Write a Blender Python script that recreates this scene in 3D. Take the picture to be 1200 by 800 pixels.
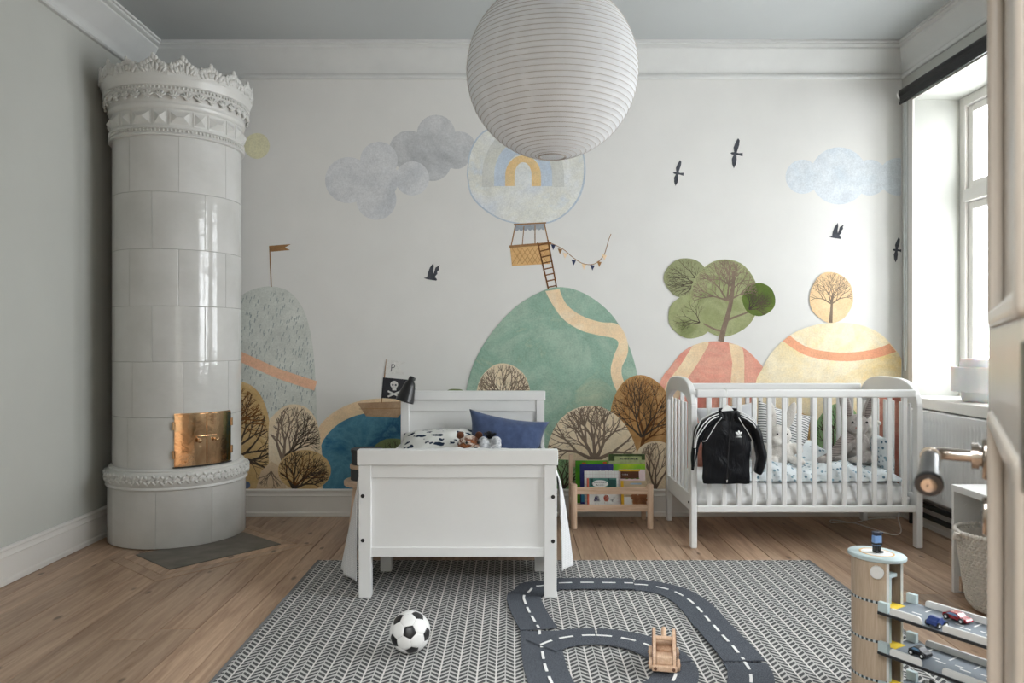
import bpy, bmesh, math, random
from math import sin, cos, pi, radians, sqrt, atan2, hypot
from mathutils import Vector, Matrix, noise
from mathutils.bvhtree import BVHTree

random.seed(7)
for o in list(bpy.data.objects):
    bpy.data.objects.remove(o)
SC = bpy.context.scene
COL = SC.collection

# ------------------------------------------------------------------ camera
FPX, CH = 880.0, 1.15                 # focal length in pixels of a 1200 px wide frame, eye height
cam_d = bpy.data.cameras.new('camera')
cam_d.sensor_width = 36.0
cam_d.lens = 36.0 * FPX / 1200.0
cam_d.clip_start = 0.02
cam_d.dof.use_dof = True
cam_d.dof.focus_distance = 4.2
cam_d.dof.aperture_fstop = 5.6
cam = bpy.data.objects.new('camera', cam_d)
COL.objects.link(cam)
cam.location = (0, 0, CH)
cam.rotation_euler = (pi / 2, 0, 0)
SC.camera = cam

# ------------------------------------------------------------------ daylight and hall fill
world = bpy.data.worlds.new('overcast_sky')
SC.world = world
world.use_nodes = True
bg = world.node_tree.nodes['Background']
bg.inputs['Color'].default_value = (0.93, 0.97, 1.0, 1)
bg.inputs['Strength'].default_value = 15.8

XL, XR, YB, YF, ZC = -2.41, 2.578, 4.961, 0.46, 3.076
WIN = [(3.95, 4.815), (1.55, 3.35)]          # window openings along the right wall
WZ0, WZ1 = 0.78, 2.70

def area_light(name, loc, rot, sx, sy, power, color=(1, 1, 1), portal=False):
    d = bpy.data.lights.new(name, 'AREA')
    d.shape = 'RECTANGLE'; d.size = sx; d.size_y = sy; d.energy = power; d.color = color
    if portal:
        d.cycles.is_portal = True
    o = bpy.data.objects.new(name, d)
    COL.objects.link(o)
    o.location = loc; o.rotation_euler = rot
    return o
for a, b in WIN:
    area_light('window_portal', (3.0, (a + b) / 2, (WZ0 + WZ1) / 2), (0, pi / 2, 0), WZ1 - WZ0, b - a, 1, portal=True)
area_light('hall_fill_light', (-0.4, -0.9, 2.9), (0, 0, 0), 1.2, 1.2, 250, (0.97, 0.98, 1.0))  # added fill from behind the camera, not a known fixture

SC.view_settings.view_transform = 'Standard'
SC.view_settings.look = 'None'
SC.view_settings.gamma = 1.0
SC.view_settings.use_curve_mapping = False
SC.view_settings.exposure = 0.0

# ------------------------------------------------------------------ pixel helpers (photo 1200 x 800)
def P(px, py, Y):
    return Vector(((px - 600) * Y / FPX, Y, CH - (py - 400) * Y / FPX))
def F(px, py):                                # a point of the floor
    Y = CH * FPX / (py - 400)
    return Vector(((px - 600) * Y / FPX, Y, 0))
S = YB / FPX
def W(px, py):                                # a point of the back wall (x, z)
    return ((px - 600) * S, CH - (py - 400) * S)

# ------------------------------------------------------------------ node helpers
def L(nt, a, b): nt.links.new(a, b)
def N(nt, t, **kw):
    n = nt.nodes.new(t)
    for k, v in kw.items():
        setattr(n, k, v)
    return n
def val(sock, v): sock.default_value = v
def c4(c): return (c[0], c[1], c[2], 1.0)
def srgb(r, g, b):
    f = lambda x: (x / 255 / 12.92) if x / 255 <= 0.04045 else ((x / 255 + 0.055) / 1.055) ** 2.4
    return (f(r), f(g), f(b))
def math_n(nt, op, a, b=None, c=None):
    n = N(nt, 'ShaderNodeMath', operation=op)
    for i, v in enumerate((a, b, c)):
        if v is None: continue
        if isinstance(v, (int, float)): n.inputs[i].default_value = v
        else: L(nt, v, n.inputs[i])
    return n.outputs[0]
def mixc(nt, fac, a, b, blend='MIX'):
    n = N(nt, 'ShaderNodeMix', data_type='RGBA', blend_type=blend)
    if isinstance(fac, (int, float)): n.inputs[0].default_value = fac
    else: L(nt, fac, n.inputs[0])
    for i, v in ((6, a), (7, b)):
        if isinstance(v, tuple): n.inputs[i].default_value = c4(v)
        else: L(nt, v, n.inputs[i])
    return n.outputs[2]
def noise_n(nt, vec, scale, detail=3, rough=0.55, dist=0.0):
    n = N(nt, 'ShaderNodeTexNoise')
    val(n.inputs['Scale'], scale); val(n.inputs['Detail'], detail); val(n.inputs['Roughness'], rough); val(n.inputs['Distortion'], dist)
    if vec is not None: L(nt, vec, n.inputs['Vector'])
    return n.outputs[0]
def ramp_n(nt, fac, stops):
    n = N(nt, 'ShaderNodeValToRGB')
    e = n.color_ramp.elements
    while len(e) < len(stops): e.new(0.5)
    for i, (p, c) in enumerate(stops):
        e[i].position = p; e[i].color = c4(c)
    L(nt, fac, n.inputs[0])
    return n.outputs[0]
def maprange(nt, v, a, b, c=0.0, d=1.0):
    n = N(nt, 'ShaderNodeMapRange')
    L(nt, v, n.inputs[0])
    for i, x in enumerate((a, b, c, d)): n.inputs[i + 1].default_value = x
    return n.outputs[0]
def scalevec(nt, vec, s, loc=None):
    n = N(nt, 'ShaderNodeMapping')
    n.inputs['Scale'].default_value = s
    L(nt, vec, n.inputs['Vector'])
    if loc is not None: L(nt, loc, n.inputs['Location'])
    return n.outputs[0]
def bump_n(nt, h, strength, dist=0.01):
    n = N(nt, 'ShaderNodeBump')
    val(n.inputs['Strength'], strength); val(n.inputs['Distance'], dist)
    L(nt, h, n.inputs['Height'])
    return n.outputs[0]
def base_mat(name):
    m = bpy.data.materials.new(name)
    m.use_nodes = True
    nt = m.node_tree
    return m, nt, nt.nodes['Principled BSDF']
def objco(nt): return N(nt, 'ShaderNodeTexCoord').outputs['Object']

MATS = {}
def mat(name, col, rough=0.5, metal=0.0, spec=0.5, var=0.06, vscale=8.0, bump=0.0, bscale=60.0, coat=0.0, sheen=0.0, bdist=0.004):
    """plain procedural material: colour with gentle noise, optional fine relief"""
    if name in MATS: return MATS[name]
    m, nt, b = base_mat(name)
    co = objco(nt)
    n = noise_n(nt, co, vscale, 4)
    d = tuple(max(0, c * (1 - var)) for c in col); u = tuple(min(1, c * (1 + var)) for c in col)
    L(nt, ramp_n(nt, n, [(0.3, d), (0.7, u)]), b.inputs['Base Color'])
    val(b.inputs['Roughness'], rough); val(b.inputs['Metallic'], metal)
    val(b.inputs['Specular IOR Level'], spec)
    if coat: val(b.inputs['Coat Weight'], coat); val(b.inputs['Coat Roughness'], 0.08)
    if sheen: val(b.inputs['Sheen Weight'], sheen)
    if bump:
        L(nt, bump_n(nt, noise_n(nt, co, bscale, 3), bump, bdist), b.inputs['Normal'])
    MATS[name] = m
    return m
def watercolour(name, cols, scale=2.2, grain=0.14, contrast=(0.3, 0.7)):
    """pigment washes printed on matt wallpaper"""
    if name in MATS: return MATS[name]
    m, nt, b = base_mat(name)
    co = objco(nt)
    n1 = noise_n(nt, co, scale, 5, 0.6, 0.6)
    k = len(cols)
    st = [(contrast[0] + (contrast[1] - contrast[0]) * i / max(1, k - 1), c) for i, c in enumerate(cols)]
    c = ramp_n(nt, n1, st)
    g = noise_n(nt, co, 95, 3, 0.7)
    g2 = noise_n(nt, co, 14, 4, 0.65)
    gg = math_n(nt, 'ADD', math_n(nt, 'MULTIPLY', g, 0.6), math_n(nt, 'MULTIPLY', g2, 0.4))
    f = maprange(nt, gg, 0.35, 0.65, 1 - grain, 1 + grain)
    cc = N(nt, 'ShaderNodeVectorMath', operation='SCALE')
    L(nt, c, cc.inputs[0]); L(nt, f, cc.inputs['Scale'])
    L(nt, cc.outputs[0], b.inputs['Base Color'])
    val(b.inputs['Roughness'], 0.75); val(b.inputs['Specular IOR Level'], 0.25)
    MATS[name] = m
    return m

# ------------------------------------------------------------------ mesh builder
class MB:
    def __init__(self): self.v = []; self.f = []; self.smooth = False
    def add(self, vs, fs):
        o = len(self.v)
        self.v += [Vector(x) for x in vs]
        self.f += [tuple(i + o for i in f) for f in fs]
        return self
    def box(self, x0, x1, y0, y1, z0, z1):
        return self.add([(x0, y0, z0), (x1, y0, z0), (x1, y1, z0), (x0, y1, z0), (x0, y0, z1), (x1, y0, z1), (x1, y1, z1), (x0, y1, z1)],
                        [(0, 3, 2, 1), (4, 5, 6, 7), (0, 1, 5, 4), (1, 2, 6, 5), (2, 3, 7, 6), (3, 0, 4, 7)])
    def prism(self, poly, axis, a, b):
        """extrude a 2-D polygon along an axis: 'x' -> (y,z), 'y' -> (x,z), 'z' -> (x,y)"""
        n = len(poly)
        def mk(p, t):
            return {'x': (t, p[0], p[1]), 'y': (p[0], t, p[1]), 'z': (p[0], p[1], t)}[axis]
        vs = [mk(p, a) for p in poly] + [mk(p, b) for p in poly]
        fs = [tuple(range(n))[::-1], tuple(range(n, 2 * n))]
        fs += [(i, (i + 1) % n, n + (i + 1) % n, n + i) for i in range(n)]
        return self.add(vs, fs)
    def cyl(self, p0, p1, r0, r1=None, n=16, caps=True):
        return self.tube([p0, p1], [r0, r0 if r1 is None else r1], n, caps)
    def tube(self, pts, rad, n=10, caps=True, flat=None):
        pts = [Vector(p) for p in pts]
        if not isinstance(rad, (list, tuple)): rad = [rad] * len(pts)
        vs = []; m = len(pts)
        t0 = (pts[1] - pts[0]).normalized()
        up = Vector((0, 0, 1)) if abs(t0.z) < 0.9 else Vector((0, 1, 0))
        s = t0.cross(up).normalized()
        for i, p in enumerate(pts):
            if i == 0: t = pts[1] - pts[0]
            elif i == m - 1: t = pts[-1] - pts[-2]
            else: t = (pts[i + 1] - pts[i]).normalized() + (pts[i] - pts[i - 1]).normalized()
            t.normalize()
            s = (s - t * s.dot(t)).normalized()
            q = t.cross(s)
            for k in range(n):
                a = 2 * pi * k / n
                vs.append(p + s * (cos(a) * rad[i]) + q * (sin(a) * rad[i] * (flat or 1)))
        fs = []
        for i in range(m - 1):
            for k in range(n):
                k2 = (k + 1) % n
                fs.append((i * n + k, i * n + k2, (i + 1) * n + k2, (i + 1) * n + k))
        if caps:
            fs.append(tuple(range(n))[::-1]); fs.append(tuple(range((m - 1) * n, m * n)))
        return self.add(vs, fs)
    def lathe(self, prof, c=(0, 0, 0), n=32, a0=0.0, a1=2 * pi, sy=1.0, cap=False):
        full = abs(a1 - a0 - 2 * pi) < 1e-6
        m = n if full else n + 1
        vs = []
        for k in range(m):
            a = a0 + (a1 - a0) * k / n
            for r, z in prof: vs.append((c[0] + r * cos(a), c[1] + r * sin(a) * sy, c[2] + z))
        q = len(prof); fs = []
        for k in range(n):
            k2 = (k + 1) % m
            for j in range(q - 1):
                fs.append((k * q + j, k2 * q + j, k2 * q + j + 1, k * q + j + 1))
        if cap and full:
            fs.append(tuple(k * q for k in range(n))[::-1]); fs.append(tuple(k * q + q - 1 for k in range(n)))
        return self.add(vs, fs)
    def ell(self, c, r, n=16, m=10, rot=None):
        vs = []; fs = []
        R = rot or Matrix.Identity(3)
        c = Vector(c)
        if isinstance(r, (int, float)): r = (r, r, r)
        vs.append(c + R @ Vector((0, 0, -r[2])))
        for j in range(1, m):
            t = -pi / 2 + pi * j / m
            for k in range(n):
                a = 2 * pi * k / n
                vs.append(c + R @ Vector((r[0] * cos(t) * cos(a), r[1] * cos(t) * sin(a), r[2] * sin(t))))
        vs.append(c + R @ Vector((0, 0, r[2])))
        for k in range(n):
            fs.append((0, 1 + (k + 1) % n, 1 + k))
            fs.append((len(vs) - 1, 1 + (m - 2) * n + k, 1 + (m - 2) * n + (k + 1) % n))
        for j in range(m - 2):
            for k in range(n):
                k2 = (k + 1) % n
                fs.append((1 + j * n + k, 1 + j * n + k2, 1 + (j + 1) * n + k2, 1 + (j + 1) * n + k))
        return self.add(vs, fs)
    def grid(self, fn, nu, nv, closed_u=False):
        vs = [fn(i / nu, j / nv) for i in range(nu + (0 if closed_u else 1)) for j in range(nv + 1)]
        fs = []
        mm = nu if closed_u else nu + 1
        for i in range(nu):
            for j in range(nv):
                a = i * (nv + 1) + j; b = ((i + 1) % mm) * (nv + 1) + j
                fs.append((a, b, b + 1, a + 1))
        return self.add(vs, fs)
    def xf(self, M):
        self.v = [M @ p for p in self.v]
        return self
    def mesh(self, name, smooth=False):
        me = bpy.data.meshes.new(name)
        me.from_pydata([tuple(p) for p in self.v], [], self.f)
        me.validate()
        if smooth is True:
            me.polygons.foreach_set('use_smooth', [True] * len(me.polygons))
        elif smooth:
            me.polygons.foreach_set('use_smooth', [True] * len(me.polygons))
            try: me.set_sharp_from_angle(angle=radians(smooth))
            except Exception: pass
        me.update()
        return me

ROOTLOC = {}
def put(name, me, m, parent=None, loc=None):
    o = bpy.data.objects.new(name, me)
    COL.objects.link(o)
    if m is not None and len(me.materials) == 0: me.materials.append(m)
    if parent is not None: o.parent = parent
    if loc is not None: o.location = loc
    return o
def build(mb, name, m, parent=None, smooth=False, bevel=0.0, world=True, seg=2, fixn=True):
    """one mesh object; coordinates are world ones unless world=False (then local to the parent's thing)"""
    root = parent
    while root is not None and root.parent is not None: root = root.parent
    if parent is not None and world:
        d = ROOTLOC.get(root.name, Vector((0, 0, 0)))
        mb.v = [p - d for p in mb.v]
    me = mb.mesh(name, smooth)
    if fixn:
        bm = bmesh.new(); bm.from_mesh(me)
        bmesh.ops.recalc_face_normals(bm, faces=bm.faces)
        bm.to_mesh(me); bm.free()
    o = put(name, me, m, parent)
    if bevel:
        b = o.modifiers.new('bevel', 'BEVEL'); b.width = bevel; b.segments = seg; b.limit_method = 'ANGLE'; b.angle_limit = radians(40)
    return o
def tag(o, label=None, cat=None, group=None, kind=None):
    if label: o['label'] = label
    if cat: o['category'] = cat
    if group: o['group'] = group
    if kind: o['kind'] = kind
    return o
def thing(name, label, cat, loc=(0, 0, 0), rotz=0.0, group=None, kind=None):
    o = bpy.data.objects.new(name, None)
    COL.objects.link(o)
    o.empty_display_size = 0.1
    o.location = loc; o.rotation_euler = (0, 0, rotz)
    ROOTLOC[o.name] = Vector(loc)
    return tag(o, label, cat, group, kind)
def struct(o): o['kind'] = 'structure'; return o
def solid(o, t, off=0):
    s = o.modifiers.new('thickness', 'SOLIDIFY'); s.thickness = t; s.offset = off
    return o
def subd(o, n=1):
    s = o.modifiers.new('smooth', 'SUBSURF'); s.levels = n; s.render_levels = n
    return o
def melt(mb, voxel, smooth_it=6, wrinkle=0.0, wscale=20.0):
    """fuse overlapping shapes into one continuous skin"""
    me = mb.mesh('melt')
    o = bpy.data.objects.new('melt', me); COL.objects.link(o)
    r = o.modifiers.new('r', 'REMESH'); r.mode = 'VOXEL'; r.voxel_size = voxel
    if smooth_it:
        s = o.modifiers.new('s', 'SMOOTH'); s.iterations = smooth_it; s.factor = 0.5
    dg = bpy.context.evaluated_depsgraph_get(); dg.update()
    out = bpy.data.meshes.new_from_object(o.evaluated_get(dg))
    res = MB()
    out.calc_loop_triangles()
    nrm = [v.normal.copy() for v in out.vertices]
    res.v = [v.co + (nrm[i] * (noise.noise(v.co * wscale) * wrinkle) if wrinkle else Vector()) for i, v in enumerate(out.vertices)]
    res.f = [tuple(p.vertices) for p in out.polygons]
    bpy.data.objects.remove(o); bpy.data.meshes.remove(out); bpy.data.meshes.remove(me)
    return res
def rotm(ax, deg): return Matrix.Rotation(radians(deg), 3, ax)
def catmull(pts, n=8, closed=False):
    pts = [Vector(p) for p in pts]; out = []
    m = len(pts)
    for i in range(m if closed else m - 1):
        p = [pts[(i + k - 1) % m] if closed else pts[min(max(i + k - 1, 0), m - 1)] for k in range(4)]
        for k in range(n):
            t = k / n
            out.append(0.5 * ((2 * p[1]) + (p[2] - p[0]) * t + (2 * p[0] - 5 * p[1] + 4 * p[2] - p[3]) * t * t + (3 * p[1] - p[0] - 3 * p[2] + p[3]) * t ** 3))
    if not closed: out.append(pts[-1])
    return out

# ================================================================== materials of the room
def wood_mat(name, light, dark, knots=True, scale=1.0, rough=0.5, axis='y', rnd=0.25, gstr=1.0):
    if name in MATS: return MATS[name]
    m, nt, b = base_mat(name)
    co = objco(nt)
    oi = N(nt, 'ShaderNodeObjectInfo').outputs['Random']
    cmb = N(nt, 'ShaderNodeCombineXYZ')
    L(nt, math_n(nt, 'MULTIPLY', oi, 37.0), cmb.inputs[0]); L(nt, math_n(nt, 'MULTIPLY', oi, 91.0), cmb.inputs[1]); L(nt, math_n(nt, 'MULTIPLY', oi, 13.0), cmb.inputs[2])
    sc = {'y': (1, 0.07, 1), 'x': (0.07, 1, 1), 'z': (1, 1, 0.07)}[axis]
    v = scalevec(nt, co, tuple(s * scale for s in sc), cmb.outputs[0])
    g1 = noise_n(nt, v, 14, 5, 0.6, 1.2)
    g2 = noise_n(nt, v, 70, 3, 0.6, 0.4)
    g = math_n(nt, 'ADD', math_n(nt, 'MULTIPLY', g1, 0.65), math_n(nt, 'MULTIPLY', g2, 0.35))
    c = ramp_n(nt, g, [(0.5 - 0.18 / gstr, dark), (0.5 + 0.12 / gstr, light)])
    br = maprange(nt, oi, 0, 1, 1 - rnd, 1 + rnd * 0.6)
    cc = N(nt, 'ShaderNodeVectorMath', operation='SCALE'); L(nt, c, cc.inputs[0]); L(nt, br, cc.inputs['Scale'])
    out = cc.outputs[0]
    if knots:
        ks = {'y': (1, 0.45, 1), 'x': (0.45, 1, 1), 'z': (1, 1, 0.45)}[axis]
        vv = N(nt, 'ShaderNodeTexVoronoi'); vv.feature = 'F1'
        L(nt, scalevec(nt, co, ks, cmb.outputs[0]), vv.inputs['Vector']); val(vv.inputs['Scale'], 8.5 * scale)
        k = maprange(nt, vv.outputs['Distance'], 0.07, 0.13, 1, 0)
        out = mixc(nt, math_n(nt, 'MULTIPLY', k, 0.75), out, tuple(x * 0.25 for x in dark))
    L(nt, out, b.inputs['Base Color'])
    val(b.inputs['Roughness'], rough)
    L(nt, bump_n(nt, g, 0.12, 0.003), b.inputs['Normal'])
    MATS[name] = m
    return m
M_FLOOR = wood_mat('pine_floor', srgb(200, 171, 145), srgb(144, 112, 88), rough=0.40, rnd=0.24)
M_PINE = wood_mat('pale_pine_y', srgb(226, 200, 176), srgb(198, 164, 134), knots=False, scale=3, rough=0.5, axis='x', rnd=0.05)
M_PINEZ = wood_mat('pale_pine_z', srgb(224, 198, 174), srgb(198, 164, 134), knots=False, scale=3, rough=0.5, axis='z', rnd=0.05)
M_WALL = mat('painted_wall', srgb(193, 194, 188), 0.7, spec=0.3, var=0.02, vscale=3, bump=0.08, bscale=40)
M_PAPER = mat('mural_wallpaper', srgb(224, 223, 220), 0.75, spec=0.25, var=0.02, vscale=4, bump=0.06, bscale=70)
M_TRIM = mat('white_trim_paint', srgb(226, 223, 218), 0.4, var=0.02, vscale=5)
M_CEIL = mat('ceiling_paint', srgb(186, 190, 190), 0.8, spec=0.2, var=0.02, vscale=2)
M_CORN = mat('plaster_cornice', srgb(210, 211, 209), 0.7, spec=0.3, var=0.03, vscale=6, bump=0.1, bscale=25)
M_WHITE = mat('white_furniture_paint', srgb(230, 230, 229), 0.38, var=0.012, vscale=6, bump=0.02, bscale=90)
M_DARK = mat('dark_gap', (0.03, 0.028, 0.025), 0.9)
M_BLACK = mat('black_plastic', (0.012, 0.012, 0.013), 0.4)

# ================================================================== floor
def frame_poly():
    B, C = Vector((-1.72, 3.776)), Vector((-1.309, 4.252))
    u = (C - B).normalized(); w = Vector((-u.y, u.x))
    return B, C, u, w
floor = struct(build(MB().box(XL - 0.1, XR + 0.4, -2.0, YB + 0.1, -0.12, -0.021), 'floor', M_DARK))
pw = 0.146
x = XL - 0.02
rr = random.Random(3)
while x < XR + 0.01:
    w_ = pw * rr.uniform(0.93, 1.07)
    y = -0.3 - rr.random() * 2.0
    while y < YB:
        y2 = y + rr.uniform(3.2, 4.6)
        if YB - y2 < 0.5: y2 = YB + 0.02
        ya, yb = max(y, 0.3), min(y2, YB + 0.01)
        if yb - ya > 0.02:
            build(MB().box(x + 0.0012, x + w_ - 0.0012, ya + 0.001, yb - 0.001, -0.022, rr.uniform(-0.0012, 0.0)), 'plank', M_FLOOR, floor, bevel=0.0012, seg=1)
        y = y2
    x += w_
build(MB().box(-1.6, 1.6, -2.0, 0.299, -0.03, 0.0), 'hall_boards', M_FLOOR, floor)
# mitred boards framing the hearth slab
B_, C_, u_, w__ = frame_poly()
def P2(a, b): q = B_ + u_ * a + w__ * b; return (q.x, q.y)
len_ = (C_ - B_).length
for k in range(2):
    i0, i1 = 0.002 + 0.064 * k, 0.062 + 0.064 * k
    dep = 0.42
    build(MB().prism([P2(-i1, -i1), P2(len_ + i1, -i1), P2(len_ + i0, -i0), P2(-i0, -i0)], 'z', -0.02, 0.0025), 'border_board', M_FLOOR, floor, bevel=0.001, seg=1)
    build(MB().prism([P2(-i1, -i1), P2(-i0, -i0), P2(-i0, dep), P2(-i1, dep)], 'z', -0.02, 0.0025), 'border_board', M_FLOOR, floor, bevel=0.001, seg=1)
    build(MB().prism([P2(len_ + i0, -i0), P2(len_ + i1, -i1), P2(len_ + i1, dep + 0.14), P2(len_ + i0, dep + 0.14)], 'z', -0.02, 0.0025), 'border_board', M_FLOOR, floor, bevel=0.001, seg=1)
M_SLATE = mat('hearth_slate', srgb(112, 106, 98), 0.55, var=0.25, vscale=9, bump=0.25, bscale=30)
hs = build(MB().prism([P2(0, 0), P2(len_, 0), P2(len_, 0.40), P2(0, 0.40)], 'z', -0.02, 0.006), 'hearth_slab', M_SLATE, bevel=0.002)
tag(hs, 'dark grey stone hearth slab set into the floor before the tiled stove', 'hearth slab')

# ================================================================== walls and ceiling
wall_left = struct(build(MB().box(XL - 0.15, XL, YF - 0.16, YB + 0.15, 0, ZC), 'wall_left', M_WALL))
wall_back = struct(build(MB().box(XL, XR, YB, YB + 0.15, 0, ZC), 'wall_back', M_PAPER))
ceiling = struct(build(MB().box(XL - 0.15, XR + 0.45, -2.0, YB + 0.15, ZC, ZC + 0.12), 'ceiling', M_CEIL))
XO = XR + 0.40                                    # outer face of the window wall
mb = MB()
ys = [YF - 0.16, WIN[1][0], WIN[1][1], WIN[0][0], WIN[0][1], YB + 0.15]
for i in (0, 2, 4): mb.box(XR, XO, ys[i], ys[i + 1], 0, ZC)
for a, b in WIN:
    mb.box(XR, XO, a, b, WZ1, ZC); mb.box(XR, XO, a, b, 0, WZ0)
wall_right = struct(build(mb, 'wall_right', M_WALL))
mb = MB()
DX0, DX1, DZ = -0.66, 0.335, 2.16                  # doorway in the wall at the camera
mb.box(XL, DX0, YF - 0.16, YF, 0, ZC); mb.box(DX1, XR, YF - 0.16, YF, 0, ZC); mb.box(DX0, DX1, YF - 0.16, YF, DZ, ZC)
struct(build(mb, 'wall_front', M_WALL))
for nm, bx in (('wall_hall_left', (-1.7, -1.6, -2.0, 0.3)), ('wall_hall_right', (1.6, 1.7, -2.0, 0.3)), ('wall_hall_back', (-1.7, 1.7, -2.1, -2.0))):
    struct(build(MB().box(*bx, 0, ZC), nm, M_WALL))

# cornice: one moulding ring round the room
prof = [(0.0, 2.880), (0.022, 2.880), (0.030, 2.888), (0.030, 2.902), (0.020, 2.910), (0.022, 2.922), (0.040, 2.942),
        (0.070, 2.972), (0.105, 3.004), (0.132, 3.026), (0.136, 3.030), (0.136, 3.040), (0.150, 3.044), (0.160, 3.052), (0.160, 3.060), (0.172, 3.064), (0.172, ZC)]
mb = MB(); n = len(prof)
for (sx, sy) in ((0, 0), (1, 0), (1, 1), (0, 1)):
    for p, z in prof:
        xx = XL + p if sx == 0 else XR - p * 0.62
        yy = YF + p if sy == 0 else YB - p
        mb.v.append(Vector((xx, yy, z)))
for c in range(4):
    for j in range(n - 1):
        a = c * n + j; b = ((c + 1) % 4) * n + j
        mb.f.append((a, b, b + 1, a + 1))
struct(build(mb, 'trim_1', M_CORN, smooth=35))
# baseboards: tall moulded boards
bprof = [(0, 0), (0.024, 0), (0.024, 0.024), (0.018, 0.03), (0.018, 0.128), (0.021, 0.134), (0.016, 0.142), (0.014, 0.158), (0.020, 0.164), (0.020, 0.172), (0.012, 0.178), (0, 0.178)]
struct(build(MB().prism([(XL + p, z) for p, z in bprof], 'y', YF, 4.47), 'baseboard_left', M_TRIM, bevel=0.0015, seg=1))
struct(build(MB().prism([(YB - p, z) for p, z in bprof], 'x', -1.96, XR), 'baseboard_back', M_TRIM, bevel=0.0015, seg=1))
struct(build(MB().prism([(XR - p, z) for p, z in bprof], 'y', YF, YB - 0.024), 'baseboard_right', M_TRIM, bevel=0.0015, seg=1))

# ================================================================== windows
M_GLASS = None
def glass_mat():
    m = bpy.data.materials.new('window_glass'); m.use_nodes = True
    nt = m.node_tree; nt.nodes.remove(nt.nodes['Principled BSDF'])
    out = nt.nodes['Material Output']
    t = N(nt, 'ShaderNodeBsdfTransparent'); g = N(nt, 'ShaderNodeBsdfGlossy'); val(g.inputs['Roughness'], 0.02)
    mx = N(nt, 'ShaderNodeMixShader'); val(mx.inputs[0], 0.05); L(nt, t.outputs[0], mx.inputs[1]); L(nt, g.outputs[0], mx.inputs[2])
    L(nt, mx.outputs[0], out.inputs['Surface'])
    return m
M_GLASS = glass_mat()
def window(name, y0, y1, sill):
    r = struct(thing(name, None, None, (XO - 0.1, (y0 + y1) / 2, WZ0)))
    xa, xb = XO - 0.11, XO - 0.03
    zt = 2.03
    fr = MB()
    for a, b in ((y0, y0 + 0.06), (y1 - 0.06, y1)): fr.box(xa, xb, a, b, WZ0, WZ1)
    ym = (y0 + y1) / 2
    fr.box(xa, xb, y0 + 0.06, y1 - 0.06, WZ1 - 0.06, WZ1); fr.box(xa, xb, y0 + 0.06, y1 - 0.06, WZ0, WZ0 + 0.06)
    fr.box(xa - 0.012, xb, y0 + 0.06, y1 - 0.06, zt, zt + 0.08)
    fr.box(xa - 0.008, xb, ym - 0.035, ym + 0.035, WZ0 + 0.06, zt); fr.box(xa - 0.008, xb, ym - 0.035, ym + 0.035, zt + 0.08, WZ1 - 0.06)
    build(fr, 'window_frame', M_TRIM, r, bevel=0.004)
    for (a, b) in ((y0 + 0.06, ym - 0.035), (ym + 0.035, y1 - 0.06)):
        for (z0, z1) in ((WZ0 + 0.06, zt), (zt + 0.08, WZ1 - 0.06)):
            s = MB(); t = 0.05
            s.box(xa + 0.02, xb - 0.005, a + 0.004, a + t, z0 + 0.004, z1 - 0.004); s.box(xa + 0.02, xb - 0.005, b - t, b - 0.004, z0 + 0.004, z1 - 0.004)
            s.box(xa + 0.02, xb - 0.005, a + t, b - t, z0 + 0.004, z0 + t); s.box(xa + 0.02, xb - 0.005, a + t, b - t, z1 - t, z1 - 0.004)
            so = build(s, 'sash', M_TRIM, r, bevel=0.005)
            build(MB().box(xa + 0.044, xa + 0.048, a + t - 0.005, b - t + 0.005, z0 + t - 0.005, z1 - t + 0.005), 'pane', M_GLASS, so)
    # lining of the reveal and the deep sill
    tr = MB(); tr.box(XR - 0.012, XR + 0.004, y1 - 0.001, y1 + 0.05, WZ0, WZ1 + 0.05); tr.box(XR - 0.012, XR + 0.004, y0 - 0.05, y0 + 0.001, WZ0, WZ1 + 0.05); tr.box(XR - 0.012, XR + 0.004, y0, y1, WZ1, WZ1 + 0.05)
    build(tr, 'window_casing', M_TRIM, r, bevel=0.003)
    if sill: build(MB().box(XR - 0.055, xa, y0 - 0.06 if sill == 2 else y0 - 0.06, y1 + 0.06, WZ0 - 0.042, WZ0 + 0.022), 'window_sill', M_TRIM, r, bevel=0.006)
    return r
window('window_1', WIN[0][0], WIN[0][1], 1)
window('window_2', WIN[1][0], WIN[1][1], 1)

# ================================================================== the open door beside the camera
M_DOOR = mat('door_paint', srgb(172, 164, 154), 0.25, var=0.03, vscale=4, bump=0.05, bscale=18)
M_BRONZE = mat('handle_metal', srgb(170, 160, 150), 0.2, metal=1.0, var=0.12, vscale=30)
HX, HY = 0.350, 0.498
dang = atan2(1.2 - HY, 0.761 - HX); dl = hypot(1.2 - HY, 0.761 - HX)
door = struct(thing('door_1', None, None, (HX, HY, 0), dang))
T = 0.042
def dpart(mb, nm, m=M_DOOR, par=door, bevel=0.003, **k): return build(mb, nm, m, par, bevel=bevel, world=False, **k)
dpart(MB().box(0, 0.125, -T, 0, 0.012, 2.1), 'stile')
dpart(MB().box(dl - 0.115, dl, -T, 0, 0.012, 2.1), 'stile')
for z0, z1 in ((0.012, 0.24), (1.05, 1.17), (1.97, 2.1)):
    dpart(MB().box(0.125, dl - 0.115, -T, 0, z0, z1), 'rail')
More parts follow.
